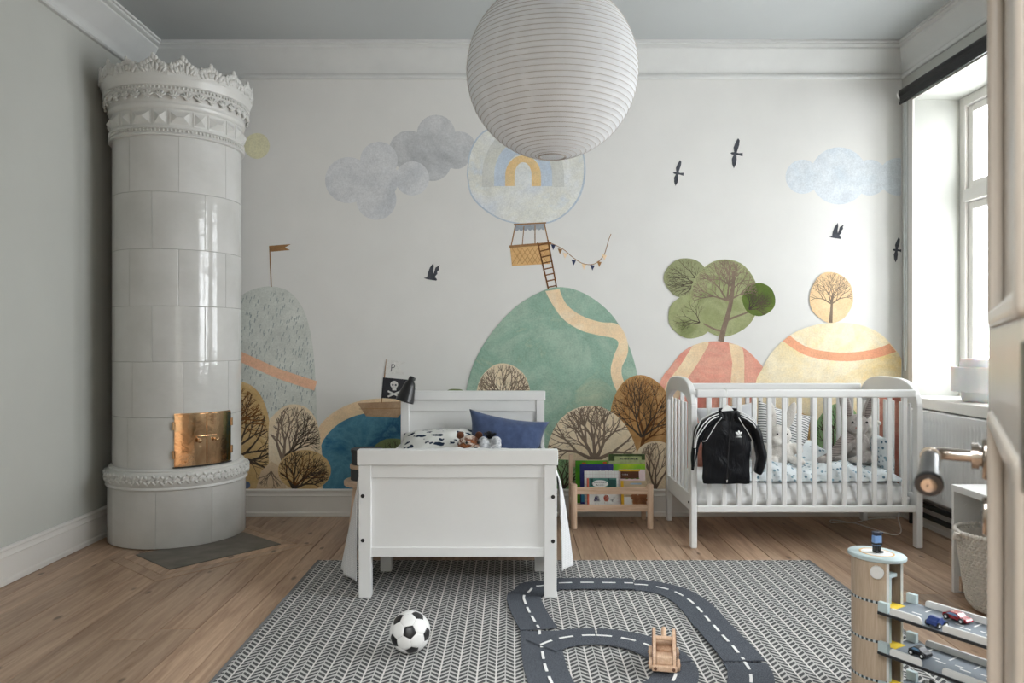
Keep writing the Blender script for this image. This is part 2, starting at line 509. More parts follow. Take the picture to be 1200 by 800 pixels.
for z0, z1 in ((0.24, 1.05), (1.17, 1.97)):
    pn = MB().box(0.12, dl - 0.11, -T + 0.014, -0.014, z0 - 0.004, z1 + 0.004)
    po = dpart(pn, 'panel')
    a, b = 0.125, dl - 0.115
    for s in (0, 1):
        ms = MB(); y0, y1 = ((-0.014, 0.006) if s else (-T - 0.006, -T + 0.014)); t = 0.026
        ms.box(a, a + t, y0, y1, z0, z1); ms.box(b - t, b, y0, y1, z0, z1); ms.box(a + t, b - t, y0, y1, z0, z0 + t); ms.box(a + t, b - t, y0, y1, z1 - t, z1)
        build(ms, 'panel_moulding', M_DOOR, po, bevel=0.008, world=False, seg=3)
# lever handle: neck out of the door, black grip pointing back along the leaf
hz, hx = 0.972, dl - 0.05
h = MB()
h.cyl((hx, 0, hz), (hx, 0.020, hz), 0.016, n=20)
h.cyl((hx, 0.014, hz), (hx, 0.024, hz), 0.020, n=20)
h.tube(catmull([(hx, 0.018, hz), (hx, 0.045, hz), (hx - 0.002, 0.066, hz + 0.001), (hx - 0.010, 0.076, hz), (hx - 0.028, 0.079, hz - 0.001)], 6), 0.0098, 14)
h.lathe([(0.0, 0.004), (0.0125, 0.004), (0.0150, 0), (0.0150, -0.006), (0.0, -0.006)], n=20)
hv = h.v[-20 * 5:]
R = Matrix.Translation((hx - 0.030, 0.079, hz - 0.001)) @ Matrix.Rotation(pi / 2, 4, 'Y')
h.v[-100:] = [R @ p for p in hv]
ho = dpart(h, 'door_handle', M_BRONZE, bevel=0.0, smooth=40)
g = MB().lathe([(0, 0), (0.0125, 0), (0.0135, -0.01), (0.015, -0.06), (0.0185, -0.094), (0.0195, -0.1), (0.0175, -0.104), (0.0, -0.104)], n=28)
g.xf(Matrix.Translation((hx - 0.030, 0.079, hz - 0.001)) @ Matrix.Rotation(radians(74), 4, 'Y'))
dpart(g, 'grip', mat('black_grip', (0.008, 0.008, 0.009), 0.3), ho, bevel=0, smooth=40)
g = MB().lathe([(0, -0.106), (0.003, -0.107), (0.0105, -0.1055), (0.0115, -0.104), (0.0115, -0.10)], n=24)
g.xf(Matrix.Translation((hx - 0.030, 0.079, hz - 0.001)) @ Matrix.Rotation(radians(74), 4, 'Y'))
dpart(g, 'end_cap', M_BRONZE, ho, bevel=0, smooth=40)
def oval_plate(zc, rz, rx, t):
    pl = [(hx + rx * cos(2 * pi * k / 24) * 1.0, zc + rz * sin(2 * pi * k / 24)) for k in range(24)]
    return MB().prism(pl, 'y', -0.001, t)
dpart(oval_plate(hz - 0.004, 0.032, 0.020, 0.010), 'rose_plate', M_BRONZE, bevel=0.003)
ks = dpart(oval_plate(hz - 0.092, 0.030, 0.018, 0.010), 'keyhole_plate', M_BRONZE, bevel=0.003)
dpart(MB().cyl((hx, 0.009, hz - 0.088), (hx, 0.0108, hz - 0.088), 0.005, n=12).box(hx - 0.002, hx + 0.002, 0.009, 0.0108, hz - 0.104, hz - 0.088), 'keyhole', M_DARK, ks, bevel=0)
dpart(MB().box(dl, dl + 0.0015, -T / 2 - 0.011, -T / 2 + 0.011, 0.86, 1.06), 'lock_plate', M_BRONZE, bevel=0)
for z in (0.3, 1.1, 1.85): dpart(MB().cyl((-0.006, 0.004, z - 0.05), (-0.006, 0.004, z + 0.05), 0.007, n=12), 'hinge', M_BRONZE, bevel=0)
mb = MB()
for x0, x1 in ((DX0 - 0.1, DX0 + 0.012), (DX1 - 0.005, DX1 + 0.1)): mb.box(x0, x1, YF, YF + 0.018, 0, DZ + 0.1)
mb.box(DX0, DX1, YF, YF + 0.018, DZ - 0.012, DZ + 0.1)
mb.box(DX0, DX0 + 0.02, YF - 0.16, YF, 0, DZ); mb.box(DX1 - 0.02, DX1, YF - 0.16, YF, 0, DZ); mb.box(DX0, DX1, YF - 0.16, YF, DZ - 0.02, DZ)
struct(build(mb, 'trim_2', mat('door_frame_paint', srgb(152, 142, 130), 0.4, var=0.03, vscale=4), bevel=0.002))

# ================================================================== the printed mural on the back wall
LAY = 0
def layer():
    global LAY
    LAY += 1
    return YB - 0.0004 - 0.00005 * LAY
def flat(name, polys, m, px=True, y=None):
    """one printed shape (list of outlines) lying on the wallpaper"""
    yy = layer() if y is None else y
    mb = MB()
    for i, pl in enumerate(polys):
        pts = [W(*p) if px else p for p in pl]
        mb.add([(p[0], yy - 0.000002 * (i % 20), p[1]) for p in pts], [tuple(range(len(pts)))])
    o = build(mb, name, m, wall_back, fixn=False)
    bm = bmesh.new(); bm.from_mesh(o.data)
    for f in bm.faces:
        f.normal_update()
        if f.normal.y > 0: f.normal_flip()
    bm.to_mesh(o.data); bm.free()
    return o
rm = random.Random(11)
def circ(cx, cy, rx, ry=None, n=40, wob=0.0):
    ry = ry or rx
    s = rm.random() * 50
    return [(cx + rx * cos(2 * pi * k / n) * (1 + wob * noise.noise((s + 1.5 * cos(2 * pi * k / n), 1.5 * sin(2 * pi * k / n), 0))),
             cy - ry * sin(2 * pi * k / n) * (1 + wob * noise.noise((s + 1.5 * cos(2 * pi * k / n), 1.5 * sin(2 * pi * k / n), 0)))) for k in range(n)]
def spl(pts, n=6): return [(p.x, p.y) for p in catmull([(a, b, 0) for a, b in pts], n)]
def clip_y(pl, ymax): return [(x, min(y, ymax)) for x, y in pl]
def clip_x(pl, xmax): return [(min(x, xmax), y) for x, y in pl]
def ribbon(pts, w0, w1=None):
    w1 = w0 if w1 is None else w1
    a, b = [], []
    for i, p in enumerate(pts):
        q0 = pts[max(i - 1, 0)]; q1 = pts[min(i + 1, len(pts) - 1)]
        dx, dy = q1[0] - q0[0], q1[1] - q0[1]; l = hypot(dx, dy) or 1
        w = (w0 + (w1 - w0) * i / max(1, len(pts) - 1)) / 2
        a.append((p[0] - dy / l * w, p[1] + dx / l * w)); b.append((p[0] + dy / l * w, p[1] - dx / l * w))
    return a + b[::-1]
BASEY = 573
def branches(cx, cy, rx, ry, root, ang, length, width, depth, spread=0.42, seed=0, kids=2, clipb=BASEY, clipr=1056, clipl=0):
    """watercolour twigs growing inside an oval crown"""
    r = random.Random(seed); out = []
    def inside(p): return ((p[0] - cx) / rx) ** 2 + ((p[1] - cy) / ry) ** 2 < 0.97 and p[1] < clipb and clipl < p[0] < clipr
    def grow(p, a, l, w, d):
        pts = [p]; bend = r.uniform(-0.12, 0.12)
        k = 5
        for i in range(k):
            q = (pts[-1][0] + cos(a) * l / k, pts[-1][1] - sin(a) * l / k)
            if not inside(q): break
            pts.append(q); a += bend / k * 2 + r.uniform(-0.05, 0.05)
        if len(pts) > 1: out.append(ribbon(pts, w, w * 0.62))
        if len(pts) < k + 1 or d == 0: return
        nk = kids + (1 if r.random() < 0.35 else 0)
        for i in range(nk):
            t = (i / (nk - 1) - 0.5) * 2 if nk > 1 else 0
            grow(pts[-1], a + t * spread * r.uniform(0.75, 1.15), l * r.uniform(0.68, 0.9), w * 0.62, d - 1)
        if d >= 2 and r.random() < 0.7:
            m = pts[len(pts) // 2]
            grow(m, a + r.choice((-1, 1)) * spread * 1.6, l * 0.62, w * 0.5, d - 1)
    for a in (ang if isinstance(ang, (list, tuple)) else [ang]):
        grow(root, a, length, width, depth)
    return out
def crown(name_m, outline, ell, root, ang, length, width, depth, twig, seed, spread=0.42, rim=None, clipb=BASEY, clipl=0):
    flat('mural_crown', [outline], name_m)
    flat('mural_branches', branches(*ell, root, ang, length, width, depth, spread, seed, clipb=clipb, clipl=clipl), twig)
TW_DARK = watercolour('print_twig_dark', [srgb(58, 50, 44), srgb(88, 74, 62)], 6)
TW_GREY = watercolour('print_twig_grey', [srgb(112, 96, 84), srgb(140, 122, 106)], 6)
TW_BRN = watercolour('print_twig_brown', [srgb(92, 58, 30), srgb(130, 88, 48)], 6)
TAN = watercolour('print_tan', [srgb(238, 224, 198), srgb(228, 210, 180), srgb(240, 228, 206)], 4)
OCHRE = watercolour('print_ochre', [srgb(220, 194, 148), srgb(200, 168, 116), srgb(226, 204, 160)], 4)
BROWN = watercolour('print_brown', [srgb(196, 152, 98), srgb(172, 128, 78), srgb(210, 170, 118)], 4)
CLOUD_L = watercolour('print_cloud_light', [srgb(205, 207, 210), srgb(216, 217, 219), srgb(197, 200, 204)], 3)
CLOUD_D = watercolour('print_cloud_dark', [srgb(164, 166, 170), srgb(194, 196, 198), srgb(212, 212, 213)], 3.2)
CLOUD_B = watercolour('print_cloud_blue', [srgb(204, 211, 218), srgb(214, 220, 225), srgb(196, 207, 216)], 3)
BALLOON = watercolour('print_balloon', [srgb(214, 220, 227), srgb(226, 228, 227), srgb(224, 224, 216), srgb(210, 218, 226)], 3.2)
SALMON = watercolour('print_salmon', [srgb(240, 196, 164), srgb(234, 184, 154)], 3)
PEACH = watercolour('print_peach', [srgb(240, 220, 186), srgb(238, 210, 172), srgb(244, 228, 202)], 4)
RED = watercolour('print_red', [srgb(222, 142, 126), srgb(228, 170, 150), srgb(214, 122, 112)], 4)
YELLOW = watercolour('print_yellow', [srgb(244, 222, 170), srgb(246, 234, 206), srgb(240, 212, 150)], 3.4)
BLUE = watercolour('print_lake', [srgb(54, 110, 144), srgb(92, 148, 172), srgb(46, 96, 130), srgb(112, 162, 180)], 4)
GREEN = watercolour('print_green_hill', [srgb(126, 164, 148), srgb(164, 188, 170), srgb(142, 174, 156), srgb(186, 194, 166)], 3.2, 0.18)
OLIVE = watercolour('print_olive', [srgb(136, 144, 96), srgb(160, 164, 122), srgb(114, 124, 76)], 4)
OLIVE_L = watercolour('print_olive_pale', [srgb(158, 160, 124), srgb(134, 140, 100)], 4)
OLIVE_D = watercolour('print_olive_dark', [srgb(72, 94, 36), srgb(104, 120, 56)], 5)
GRASS = watercolour('print_grass', [srgb(110, 156, 106), srgb(150, 182, 134), srgb(94, 138, 94)], 5)
SPECK = watercolour('print_grey_hill', [srgb(213, 216, 209), srgb(204, 208, 202), srgb(220, 222, 216)], 3)
INK = watercolour('print_ink', [srgb(54, 56, 62), srgb(88, 91, 98)], 12)
SUNC = watercolour('print_sun', [srgb(226, 222, 186), srgb(220, 217, 188)], 5)
BOATC = watercolour('print_boat', [srgb(196, 166, 136), srgb(168, 136, 106)], 7)
PWHITE = watercolour('print_white', [srgb(228, 226, 222), srgb(214, 212, 208)], 6)

# sun and clouds
flat('mural_sun', [circ(301, 171, 15, wob=0.03)], SUNC)
flat('mural_cloud', [circ(479, 176, 23), circ(511, 157, 22.5), circ(538, 174, 20), circ(507, 190, 22), circ(535, 182, 16)], CLOUD_D)
flat('mural_cloud', [circ(408, 211, 27), circ(444, 188, 22), circ(483, 209, 20), circ(441, 234, 23.5), circ(440, 210, 27)], CLOUD_L)
flat('mural_cloud', [circ(940.5, 207, 20), circ(983, 206, 33.5), circ(1019, 208, 21), clip_x(circ(1052, 207, 22), 1056)], CLOUD_B)
# balloon
flat('mural_balloon', [spl([(547, 205), (551, 176), (566, 154), (590, 146), (616, 144), (645, 146), (668, 155), (683, 177), (686, 205), (679, 232), (662, 252), (640, 262), (604, 262), (576, 252), (553, 231), (547, 205)])], watercolour('print_balloon_rim', [srgb(176, 190, 204), srgb(196, 206, 214)], 5))
flat('mural_balloon', [spl([(548.4, 205), (552.4, 177), (567, 155.5), (590, 147.5), (616, 145.5), (645, 147.5), (667, 156), (681.5, 178), (684, 205), (677, 231), (661, 250.5), (639, 260.5), (604, 260.5), (577, 250.5), (554.4, 230), (548.4, 205)])], BALLOON)
def arch(cx, by, r0x, r0y, r1x, r1y):
    a = [(cx + r1x * cos(pi * k / 24), by - 12 - r1y * sin(pi * k / 24)) for k in range(25)]
    b = [(cx + r0x * cos(pi * k / 24), by - 12 - r0y * sin(pi * k / 24)) for k in range(25)]
    return [(cx + r1x, by)] + a + [(cx - r1x, by), (cx - r0x, by)] + b[::-1] + [(cx + r0x, by)]
flat('mural_rainbow', [arch(613, 219, 34, 40, 48, 60)], watercolour('print_rainbow_grey', [srgb(206, 208, 206), srgb(214, 214, 204)], 6))
flat('mural_rainbow', [arch(613, 218, 21, 26, 34, 42)], watercolour('print_rainbow_blue', [srgb(190, 204, 220), srgb(202, 212, 222)], 6))
flat('mural_rainbow', [arch(613, 218, 10, 16, 21, 24)], watercolour('print_rainbow_orange', [srgb(232, 196, 140), srgb(226, 204, 160)], 6))
# gondola with ropes, ladder and bunting
GOLD = watercolour('print_basket', [srgb(222, 184, 130), srgb(206, 160, 104)], 8)
ROPE = watercolour('print_rope', [srgb(168, 128, 84), srgb(140, 104, 70)], 8)
flat('mural_scallops', [[(603, 263), (639, 261.5), (639, 267), (603, 268.5)]] + [circ(605.5 + k * 5.2, 268.2 - k * 0.2, 2.6, 2.4, 12) for k in range(7)], watercolour('print_scallop', [srgb(140, 150, 160), srgb(168, 172, 176)], 9))
flat('mural_ropes', [ribbon([(602, 263), (640, 261)], 1.6), ribbon([(604, 264), (599, 288)], 1.3), ribbon([(614, 265), (612, 288)], 1.0), ribbon([(627, 264), (627, 287)], 1.0), ribbon([(638, 262), (643, 286)], 1.3)], ROPE)
flat('mural_basket', [[(597.5, 288), (645, 284), (644.5, 309), (600, 311.5)]], GOLD)
lat = []
for k in range(-3, 9):
    for s in (1, -1):
        x0 = 600 + k * 6; x1 = x0 + s * 12
        xa, xb = sorted((x0, x1))
        if xa > 599 and xb < 644: lat.append(ribbon([(x0, 291), (x1, 309)], 0.7))
flat('mural_basket_weave', lat, watercolour('print_weave', [srgb(178, 132, 84), srgb(190, 146, 96)], 8))
flat('mural_basket_rim', [ribbon([(597, 289), (646, 285)], 3.0)], ROPE)
lad = [ribbon([(630, 284), (643, 340)], 1.7), ribbon([(642, 281), (652.5, 338)], 1.7)]
for k in range(8):
    t = (k + 0.5) / 8
    lad.append(ribbon([(630 + 13 * t, 284 + 56 * t), (642 + 10.5 * t, 281 + 57 * t)], 1.5))
flat('mural_ladder', lad, TW_BRN)
bun = spl([(646, 285), (660, 292), (672, 302), (684, 309), (697, 309), (707, 300), (711, 289), (713, 282), (716, 274)], 5)
flat('mural_string', [ribbon(bun, 0.8)], ROPE)
fl = [((648, 286), 'n'), ((656, 291), 'b'), ((662, 296), 'o'), ((672, 304), 'n'), ((684, 309), 'o'), ((694, 310), 'n'), ((702, 306), 'b'), ((708, 298), 'o')]
for kk, mm in (('n', watercolour('print_navy', [srgb(52, 58, 88), srgb(66, 72, 100)], 9)), ('b', ROPE), ('o', PEACH)):
    flat('mural_pennants', [[(a - 2.5, b), (a + 3, b + 1), (a + 0.2, b + 7)] for (a, b), q in fl if q == kk], mm)
# birds
def bird_glide(x, y, s, rot):
    out = []
    wing = [(-0.6, 0.5), (-2.4, 5.5), (-1.4, 11), (0.8, 15), (2.6, 10.5), (2.6, 5), (1.8, 0.5)]
    wing2 = [(-0.6, -0.5), (-2.0, -6), (-0.6, -11), (1.4, -16), (3.4, -14), (3.4, -9), (2.4, -4), (1.8, -0.5)]
    body = [(-4.6, 0.1), (-3.2, -1.1), (0, -1.5), (4, -1.0), (8, -1.8), (8.2, 1.8), (4, 1.1), (0, 1.5), (-3.0, 1.1)]
    c, d = cos(rot), sin(rot)
    for pl in (wing, wing2, body): out.append([(x + s * (a * c - b * d), y + s * (a * d + b * c)) for a, b in pl])
    return out
def bird_flap(x, y, s, fl=1):
    pl = [[(-9.5, 6.8), (-6, 5.8), (0, 4.6), (4.5, 6.2), (6.2, 8.2), (5.4, 9.8), (0, 9.0), (-5, 8.2)],
          [(-5.5, 6.4), (-4.6, 0.5), (-2.2, -5.5), (1.8, -11), (2.4, -6.5), (1.6, -1.5), (2.0, 5.5), (0, 7)],
          [(-0.5, 6.4), (2.6, 0.5), (4.4, -5.5), (9.6, -8.6), (8.2, -5.6), (8.6, -3.2), (6.4, -0.6), (6.6, 1.8), (4.4, 4.2), (3.4, 7.2)]]
    return [[(x + fl * s * a, y + s * b) for a, b in q] for q in pl]
flat('mural_bird', bird_glide(793, 203, 1.0, 0.15), INK)
flat('mural_bird', bird_glide(861, 180, 1.15, 0.12), INK)
flat('mural_bird', bird_flap(506, 319, 1.0), INK)
flat('mural_bird', bird_flap(980, 271, 0.92), INK)
flat('mural_bird', [clip_x(q, 1056) for q in bird_glide(1050, 293, 0.95, 0.1)], INK)

# grey speckled hill, flag and band
HILL = spl([(268, 362), (283, 346), (300, 338), (318, 335.5), (336, 340), (350, 353), (360, 374), (366, 402), (369.5, 440), (371.5, 500), (372, 573)]) + [(268, 573)]
flat('mural_hill', [HILL], SPECK)
st = []
def under(x, y):
    for i in range(len(HILL) - 2):
        (x0, y0), (x1, y1) = HILL[i], HILL[i + 1]
        if x0 <= x <= x1 and y > y0 + (y1 - y0) * (x - x0) / max(1e-6, x1 - x0) + 4: return True
    return False
for k in range(400):
    x, y = rm.uniform(276, 369), rm.uniform(338, 520)
    if under(x, y): st.append(ribbon([(x, y), (x - 1.0, y + 4.2)], 1.1, 0.6))
flat('mural_strokes', st, watercolour('print_stroke', [srgb(146, 158, 158), srgb(164, 174, 172)], 9))
flat('mural_band', [ribbon(spl([(276, 415), (300, 426), (325, 437), (348, 445), (370, 452)]), 11.5)], SALMON)
flat('mural_flag', [ribbon([(318, 336), (316, 288)], 1.3), [(315.5, 288), (341, 286), (334, 290), (340, 293), (316, 295)]], ROPE)
# lake, shore and boat
flat('mural_shore', [spl([(370, 512), (376, 497), (394, 481), (420, 470), (450, 466.5), (490, 468), (530, 476), (560, 500)]) + [(560, 573), (370, 573)]], PEACH)
flat('mural_lake', [spl([(374, 530), (380, 514), (396, 497), (420, 486), (450, 482), (490, 482), (530, 490), (560, 510)]) + [(560, 573), (374, 573)]], BLUE)
flat('mural_boat', [[(419, 472), (474, 470), (474, 480), (466, 489.5), (429, 487.5)]], BOATC)
flat('mural_mast', [ribbon([(447, 472), (453, 421)], 1.3), ribbon([(421, 479), (473, 478)], 0.6)], ROPE)
flat('mural_white_flag', [[(453, 421), (476, 424), (468, 430), (475, 439), (451.5, 438)]], PWHITE)
flat('mural_letter', [ribbon([(458.5, 435), (459.2, 426.5)], 1.0), ribbon(spl([(459, 427), (461.6, 427), (462.6, 428.8), (461.4, 430.6), (459, 430.6)], 4), 0.9)], INK)
flat('mural_pirate_flag', [[(449, 442), (481, 445), (477, 455), (479, 468.5), (447, 466)]], watercolour('print_black_flag', [srgb(38, 38, 42), srgb(58, 58, 62)], 6))
flat('mural_skull', [circ(462, 450.5, 4.6, 4.4, 20), [(459.4, 453), (464.8, 453), (464.4, 457.4), (459.8, 457.2)], ribbon([(454.5, 458), (469, 465)], 2.0), ribbon([(469, 458.5), (454.5, 464.5)], 2.0)], PWHITE)
flat('mural_skull_eyes', [circ(460.3, 450.8, 1.2, n=10), circ(463.8, 451, 1.2, n=10)], INK)
crown(watercolour('print_bush', [srgb(108, 124, 82), srgb(134, 146, 100)], 6), spl([(434, 573), (436, 530), (446, 517), (460, 513.5), (476, 517), (488, 532), (490, 573)], 8), (461, 545, 28, 31), (461, 560), [0.5, 1.1, 1.6, 2.1, 2.7], 17, 1.6, 3, TW_DARK, 5)
crown(watercolour('print_bush', [], 6), spl([(512, 573), (514, 470), (524, 457.5), (534, 455.5), (544, 458), (552, 470), (554, 573)], 8), (533, 490, 21, 34), (533, 500), [0.9, 1.3, 1.6, 2.0, 2.4], 14, 1.4, 3, TW_DARK, 6)
# left trees
crown(OCHRE, spl([(262, 447), (285, 447.5), (300, 456), (310, 472), (316, 495), (317.5, 530), (316, 573)]) + [(262, 573)], (270, 525, 47, 78), (262, 545), [0.2, 0.6, 0.95, 1.25], 30, 4.5, 4, TW_DARK, 21, 0.36)
flat('mural_branches', branches(270, 525, 47, 78, (262, 500), [0.15, 0.5, 0.9], 24, 3, 4, 0.36, 22), TW_BRN)
crown(TAN, spl([(316, 573), (315, 500), (321, 486), (333, 476), (346, 473.5), (360, 478), (370, 491), (375, 510), (378, 540), (378, 573)]), (346, 525, 31, 51), (332, 540), [1.45, 0.85, 1.95], 24, 4.2, 4, TW_GREY, 33, 0.4)
flat('mural_branches', branches(346, 525, 31, 51, (334, 534), [0.75, 0.45], 18, 2.6, 4, 0.36, 38), TW_DARK)
crown(watercolour('print_root', [srgb(222, 200, 170), srgb(208, 184, 152)], 5), [(300, 573), (306, 552), (318, 540), (330, 548), (336, 573)], (318, 560, 17, 19), (318, 552), [3.9, 4.3, 4.8, 5.3], 8, 1.5, 2, TW_GREY, 8, 0.3)
crown(BROWN if False else OCHRE, clip_y(circ(357, 551, 31, 24, 48), 573), (357, 551, 31, 24), (344, 572), [0.8, 1.5, 2.1, 0.35], 15, 3.6, 4, TW_DARK, 44, 0.42)
flat('mural_branches', branches(357, 551, 31, 24, (346, 568), [1.2, 1.75, 0.55, 2.4], 13, 1.5, 3, 0.36, 47), TW_BRN)
flat('mural_pebble', [circ(289, 568, 4.5, 4.5, 16)], watercolour('print_pebble', [srgb(92, 112, 150), srgb(110, 126, 156)], 8))
# green hill with the winding path
flat('mural_green_hill', [spl([(538, 573), (540, 500), (546.5, 456.6), (556, 424), (576, 390), (605, 359), (637.6, 340), (660, 336.5), (683, 343), (706, 358), (724, 378.5), (738, 408), (747, 440), (752, 480), (755, 573)])], GREEN)
up = spl([(655.4, 338.5), (663.6, 356), (680, 369), (702.6, 377), (722, 379), (731, 389), (736, 404.5), (734.5, 417.6), (728.6, 430.6), (730, 444), (738, 460)], 5)
lo = spl([(639, 341), (647, 356), (660, 373.7), (680, 386.7), (702.6, 393), (719.5, 396.4), (724.5, 403), (719, 417.6), (715.6, 433.8), (719, 450), (727, 466)], 5)
flat('mural_path', [up + lo[::-1]], PEACH)
crown(TAN, circ(590, 463, 32, 37, 48, 0.03), (590, 463, 32, 37), (590, 480), [1.57, 1.1, 2.05, 0.6, 2.6], 17, 3.4, 4, TW_GREY, 52, 0.36)
# red and yellow hills
flat('mural_red_hill', [spl([(760, 573), (764, 480), (774, 446), (785, 430), (800, 412), (820, 402), (845, 400), (870, 407), (890, 425), (904, 447), (915, 480), (922, 573)])], RED)
flat('mural_stripe', [spl([(812, 404.5), (830, 400.8), (822, 418), (812, 434), (801, 452), (792, 480), (786, 530)]) + [(762, 530), (770, 480), (782, 447), (797, 428)]], PEACH)
flat('mural_stripe', [spl([(854, 402), (869, 407), (872, 425), (872, 447), (874, 500)]) + [(856, 500), (856, 447), (858, 425)]], PEACH)
flat('mural_yellow_hill', [spl([(880, 573), (884, 460), (893, 432), (905, 412), (925, 393), (950, 382), (977, 378), (1005, 380), (1030, 390), (1048, 408), (1056, 420)]) + [(1056, 573)]], YELLOW)
flat('mural_stripe', [spl([(925, 393), (948, 407.5), (985, 413), (1020, 410), (1042, 402.5)]) + spl([(1050, 412), (1022, 420), (985, 423), (945, 416.5), (917, 399.5)])], watercolour('print_coral', [srgb(240, 178, 140), srgb(236, 164, 130)], 5))
flat('mural_red_hill', [spl([(1006, 573), (1012, 500), (1020, 470), (1032, 459), (1046, 456), (1056, 458)]) + [(1056, 573)]], RED)
crown(GRASS, spl([(952, 573), (953, 510), (962, 486), (978, 473), (994, 474), (1006, 490), (1012, 520), (1012, 573)]), (982, 525, 29, 51), (985, 545), [1.57, 1.1, 2.1], 24, 3.2, 4, TW_DARK, 61, 0.34)
crown(watercolour('print_straw', [srgb(222, 182, 120), srgb(206, 164, 104)], 5), spl([(908, 573), (910, 500), (922, 486), (940, 484), (952, 500), (956, 573)]), (932, 530, 22, 45), (932, 560), [1.2, 1.6, 2.0], 20, 2.6, 3, TW_BRN, 64, 0.34)
# trees on the hills
flat('mural_crown', [circ(804, 326, 26, 23, wob=0.05)], OLIVE_L)
flat('mural_branches', branches(804, 326, 26, 23, (826, 333), [2.5, 3.0, 3.5], 13, 1.6, 4, 0.34, 70), TW_DARK)
flat('mural_crown', [circ(849, 349, 40, 45, wob=0.04)], OLIVE)
flat('mural_crown', [circ(810, 370, 27, 26, wob=0.05)], OLIVE)
flat('mural_crown', [circ(889, 351, 19.5, 19.5, wob=0.06)], OLIVE_D)
flat('mural_branches', branches(849, 349, 40, 45, (852, 352), [1.5, 1.1, 2.2, 0.4, 2.8], 17, 2.4, 4, 0.4, 71) + branches(849, 349, 40, 45, (856, 335), [1.7, 0.9, 2.5], 13, 1.8, 4, 0.4, 74), TW_GREY)
flat('mural_branches', branches(810, 370, 27, 26, (836, 388), [2.6, 2.9, 2.2], 14, 2.0, 4, 0.36, 72) + branches(810, 370, 27, 26, (820, 378), [2.0, 2.8, 3.3], 10, 1.2, 3, 0.4, 75), TW_DARK)
flat('mural_branches', branches(889, 351, 19.5, 19.5, (877.5, 362.5), [0.9, 0.5, 0.1, 1.4], 8, 1.5, 4, 0.36, 73), TW_DARK)
flat('mural_trunk', [ribbon(spl([(844.5, 400), (848, 385), (853, 368), (857, 350), (859, 332), (859, 318)]), 7, 3), ribbon(spl([(850, 376), (862, 371), (876, 366)]), 3, 1.6), ribbon(spl([(848, 388), (838, 386), (824, 379)]), 3, 1.6)], TW_GREY)
crown(watercolour('print_apricot', [srgb(238, 208, 168), srgb(230, 192, 146)], 5), circ(974, 348, 25.5, 29.5, wob=0.05), (974, 348, 25.5, 29.5), (974, 356), [1.3, 1.9, 0.6, 2.6, 1.57], 11, 1.8, 4, TW_GREY, 81, 0.38)
flat('mural_trunk', [ribbon([(973, 378), (974, 364), (975, 346)], 4.4, 2)], TW_GREY)
# trees over the book rack
crown(GRASS, spl([(652, 573), (652, 534), (660, 528), (672, 530), (684, 545), (690, 573)]), (668, 550, 22, 27), (660, 573), [1.2, 0.8, 1.6], 16, 2.4, 4, TW_DARK, 90)
crown(BROWN, circ(751, 489, 36, 50, 48, 0.03), (751, 489, 36, 50), (752, 533), [1.57], 24, 5.5, 5, TW_BRN, 91, 0.4)
flat('mural_branches', branches(751, 489, 36, 50, (752, 512), [0.6, 1.1, 1.9, 2.4], 21, 2.4, 4, 0.32, 96), TW_DARK)
crown(TAN, spl([(744, 573), (744, 540), (750, 524), (764, 517), (780, 519), (790, 532), (794, 573)]), (768, 560, 25, 43), (768, 573), [1.57, 1.15, 2.0], 22, 3, 4, TW_GREY, 92, 0.34)
crown(TAN, spl([(641, 531), (645, 512), (655, 493), (671, 480), (690, 475), (708, 478), (726, 490), (738, 507), (746, 530), (740, 538), (700, 540), (655, 538)]), (693, 531, 53, 57), (697, 540), [1.57, 1.05, 2.1, 0.5, 2.65], 24, 5, 4, TW_GREY, 93, 0.36)

# ================================================================== round tiled stove in the corner
def tile_mat():
    m, nt, b = base_mat('glazed_tile')
    co = objco(nt)
    oi = N(nt, 'ShaderNodeObjectInfo').outputs['Random']
    n = noise_n(nt, co, 5, 4)
    c = ramp_n(nt, n, [(0.3, srgb(200, 199, 195)), (0.7, srgb(212, 211, 208))])
    cc = N(nt, 'ShaderNodeVectorMath', operation='SCALE'); L(nt, c, cc.inputs[0]); L(nt, maprange(nt, oi, 0, 1, 0.95, 1.02), cc.inputs['Scale'])
    L(nt, cc.outputs[0], b.inputs['Base Color'])
    val(b.inputs['Roughness'], 0.11); val(b.inputs['Specular IOR Level'], 0.55)
    v = scalevec(nt, co, (0.8, 0.8, 2.0))
    L(nt, bump_n(nt, noise_n(nt, v, 11, 2), 0.16, 0.01), b.inputs['Normal'])
    return m
M_TILE = tile_mat()
M_RELIEF = mat('glazed_relief', srgb(212, 211, 207), 0.28, var=0.03, vscale=12)
SX, SY = -2.004, 4.515
stove = thing('tiled_stove', 'tall round white glazed tile stove with moulded crown in the corner', 'stove', (SX, SY, 0))
def sput(mb, nm, m=M_RELIEF, par=stove, smooth=40, bevel=0.0): return build(mb, nm, m, par, smooth=smooth, bevel=bevel, world=False)
sput(MB().lathe([(0.0, 0.004), (0.370, 0.004), (0.370, 0.36), (0.347, 0.40), (0.347, 2.30), (0.350, 2.44), (0.36, 2.5), (0.37, 2.6), (0, 2.6)], n=64), 'core', mat('tile_joint', srgb(140, 134, 126), 0.9))
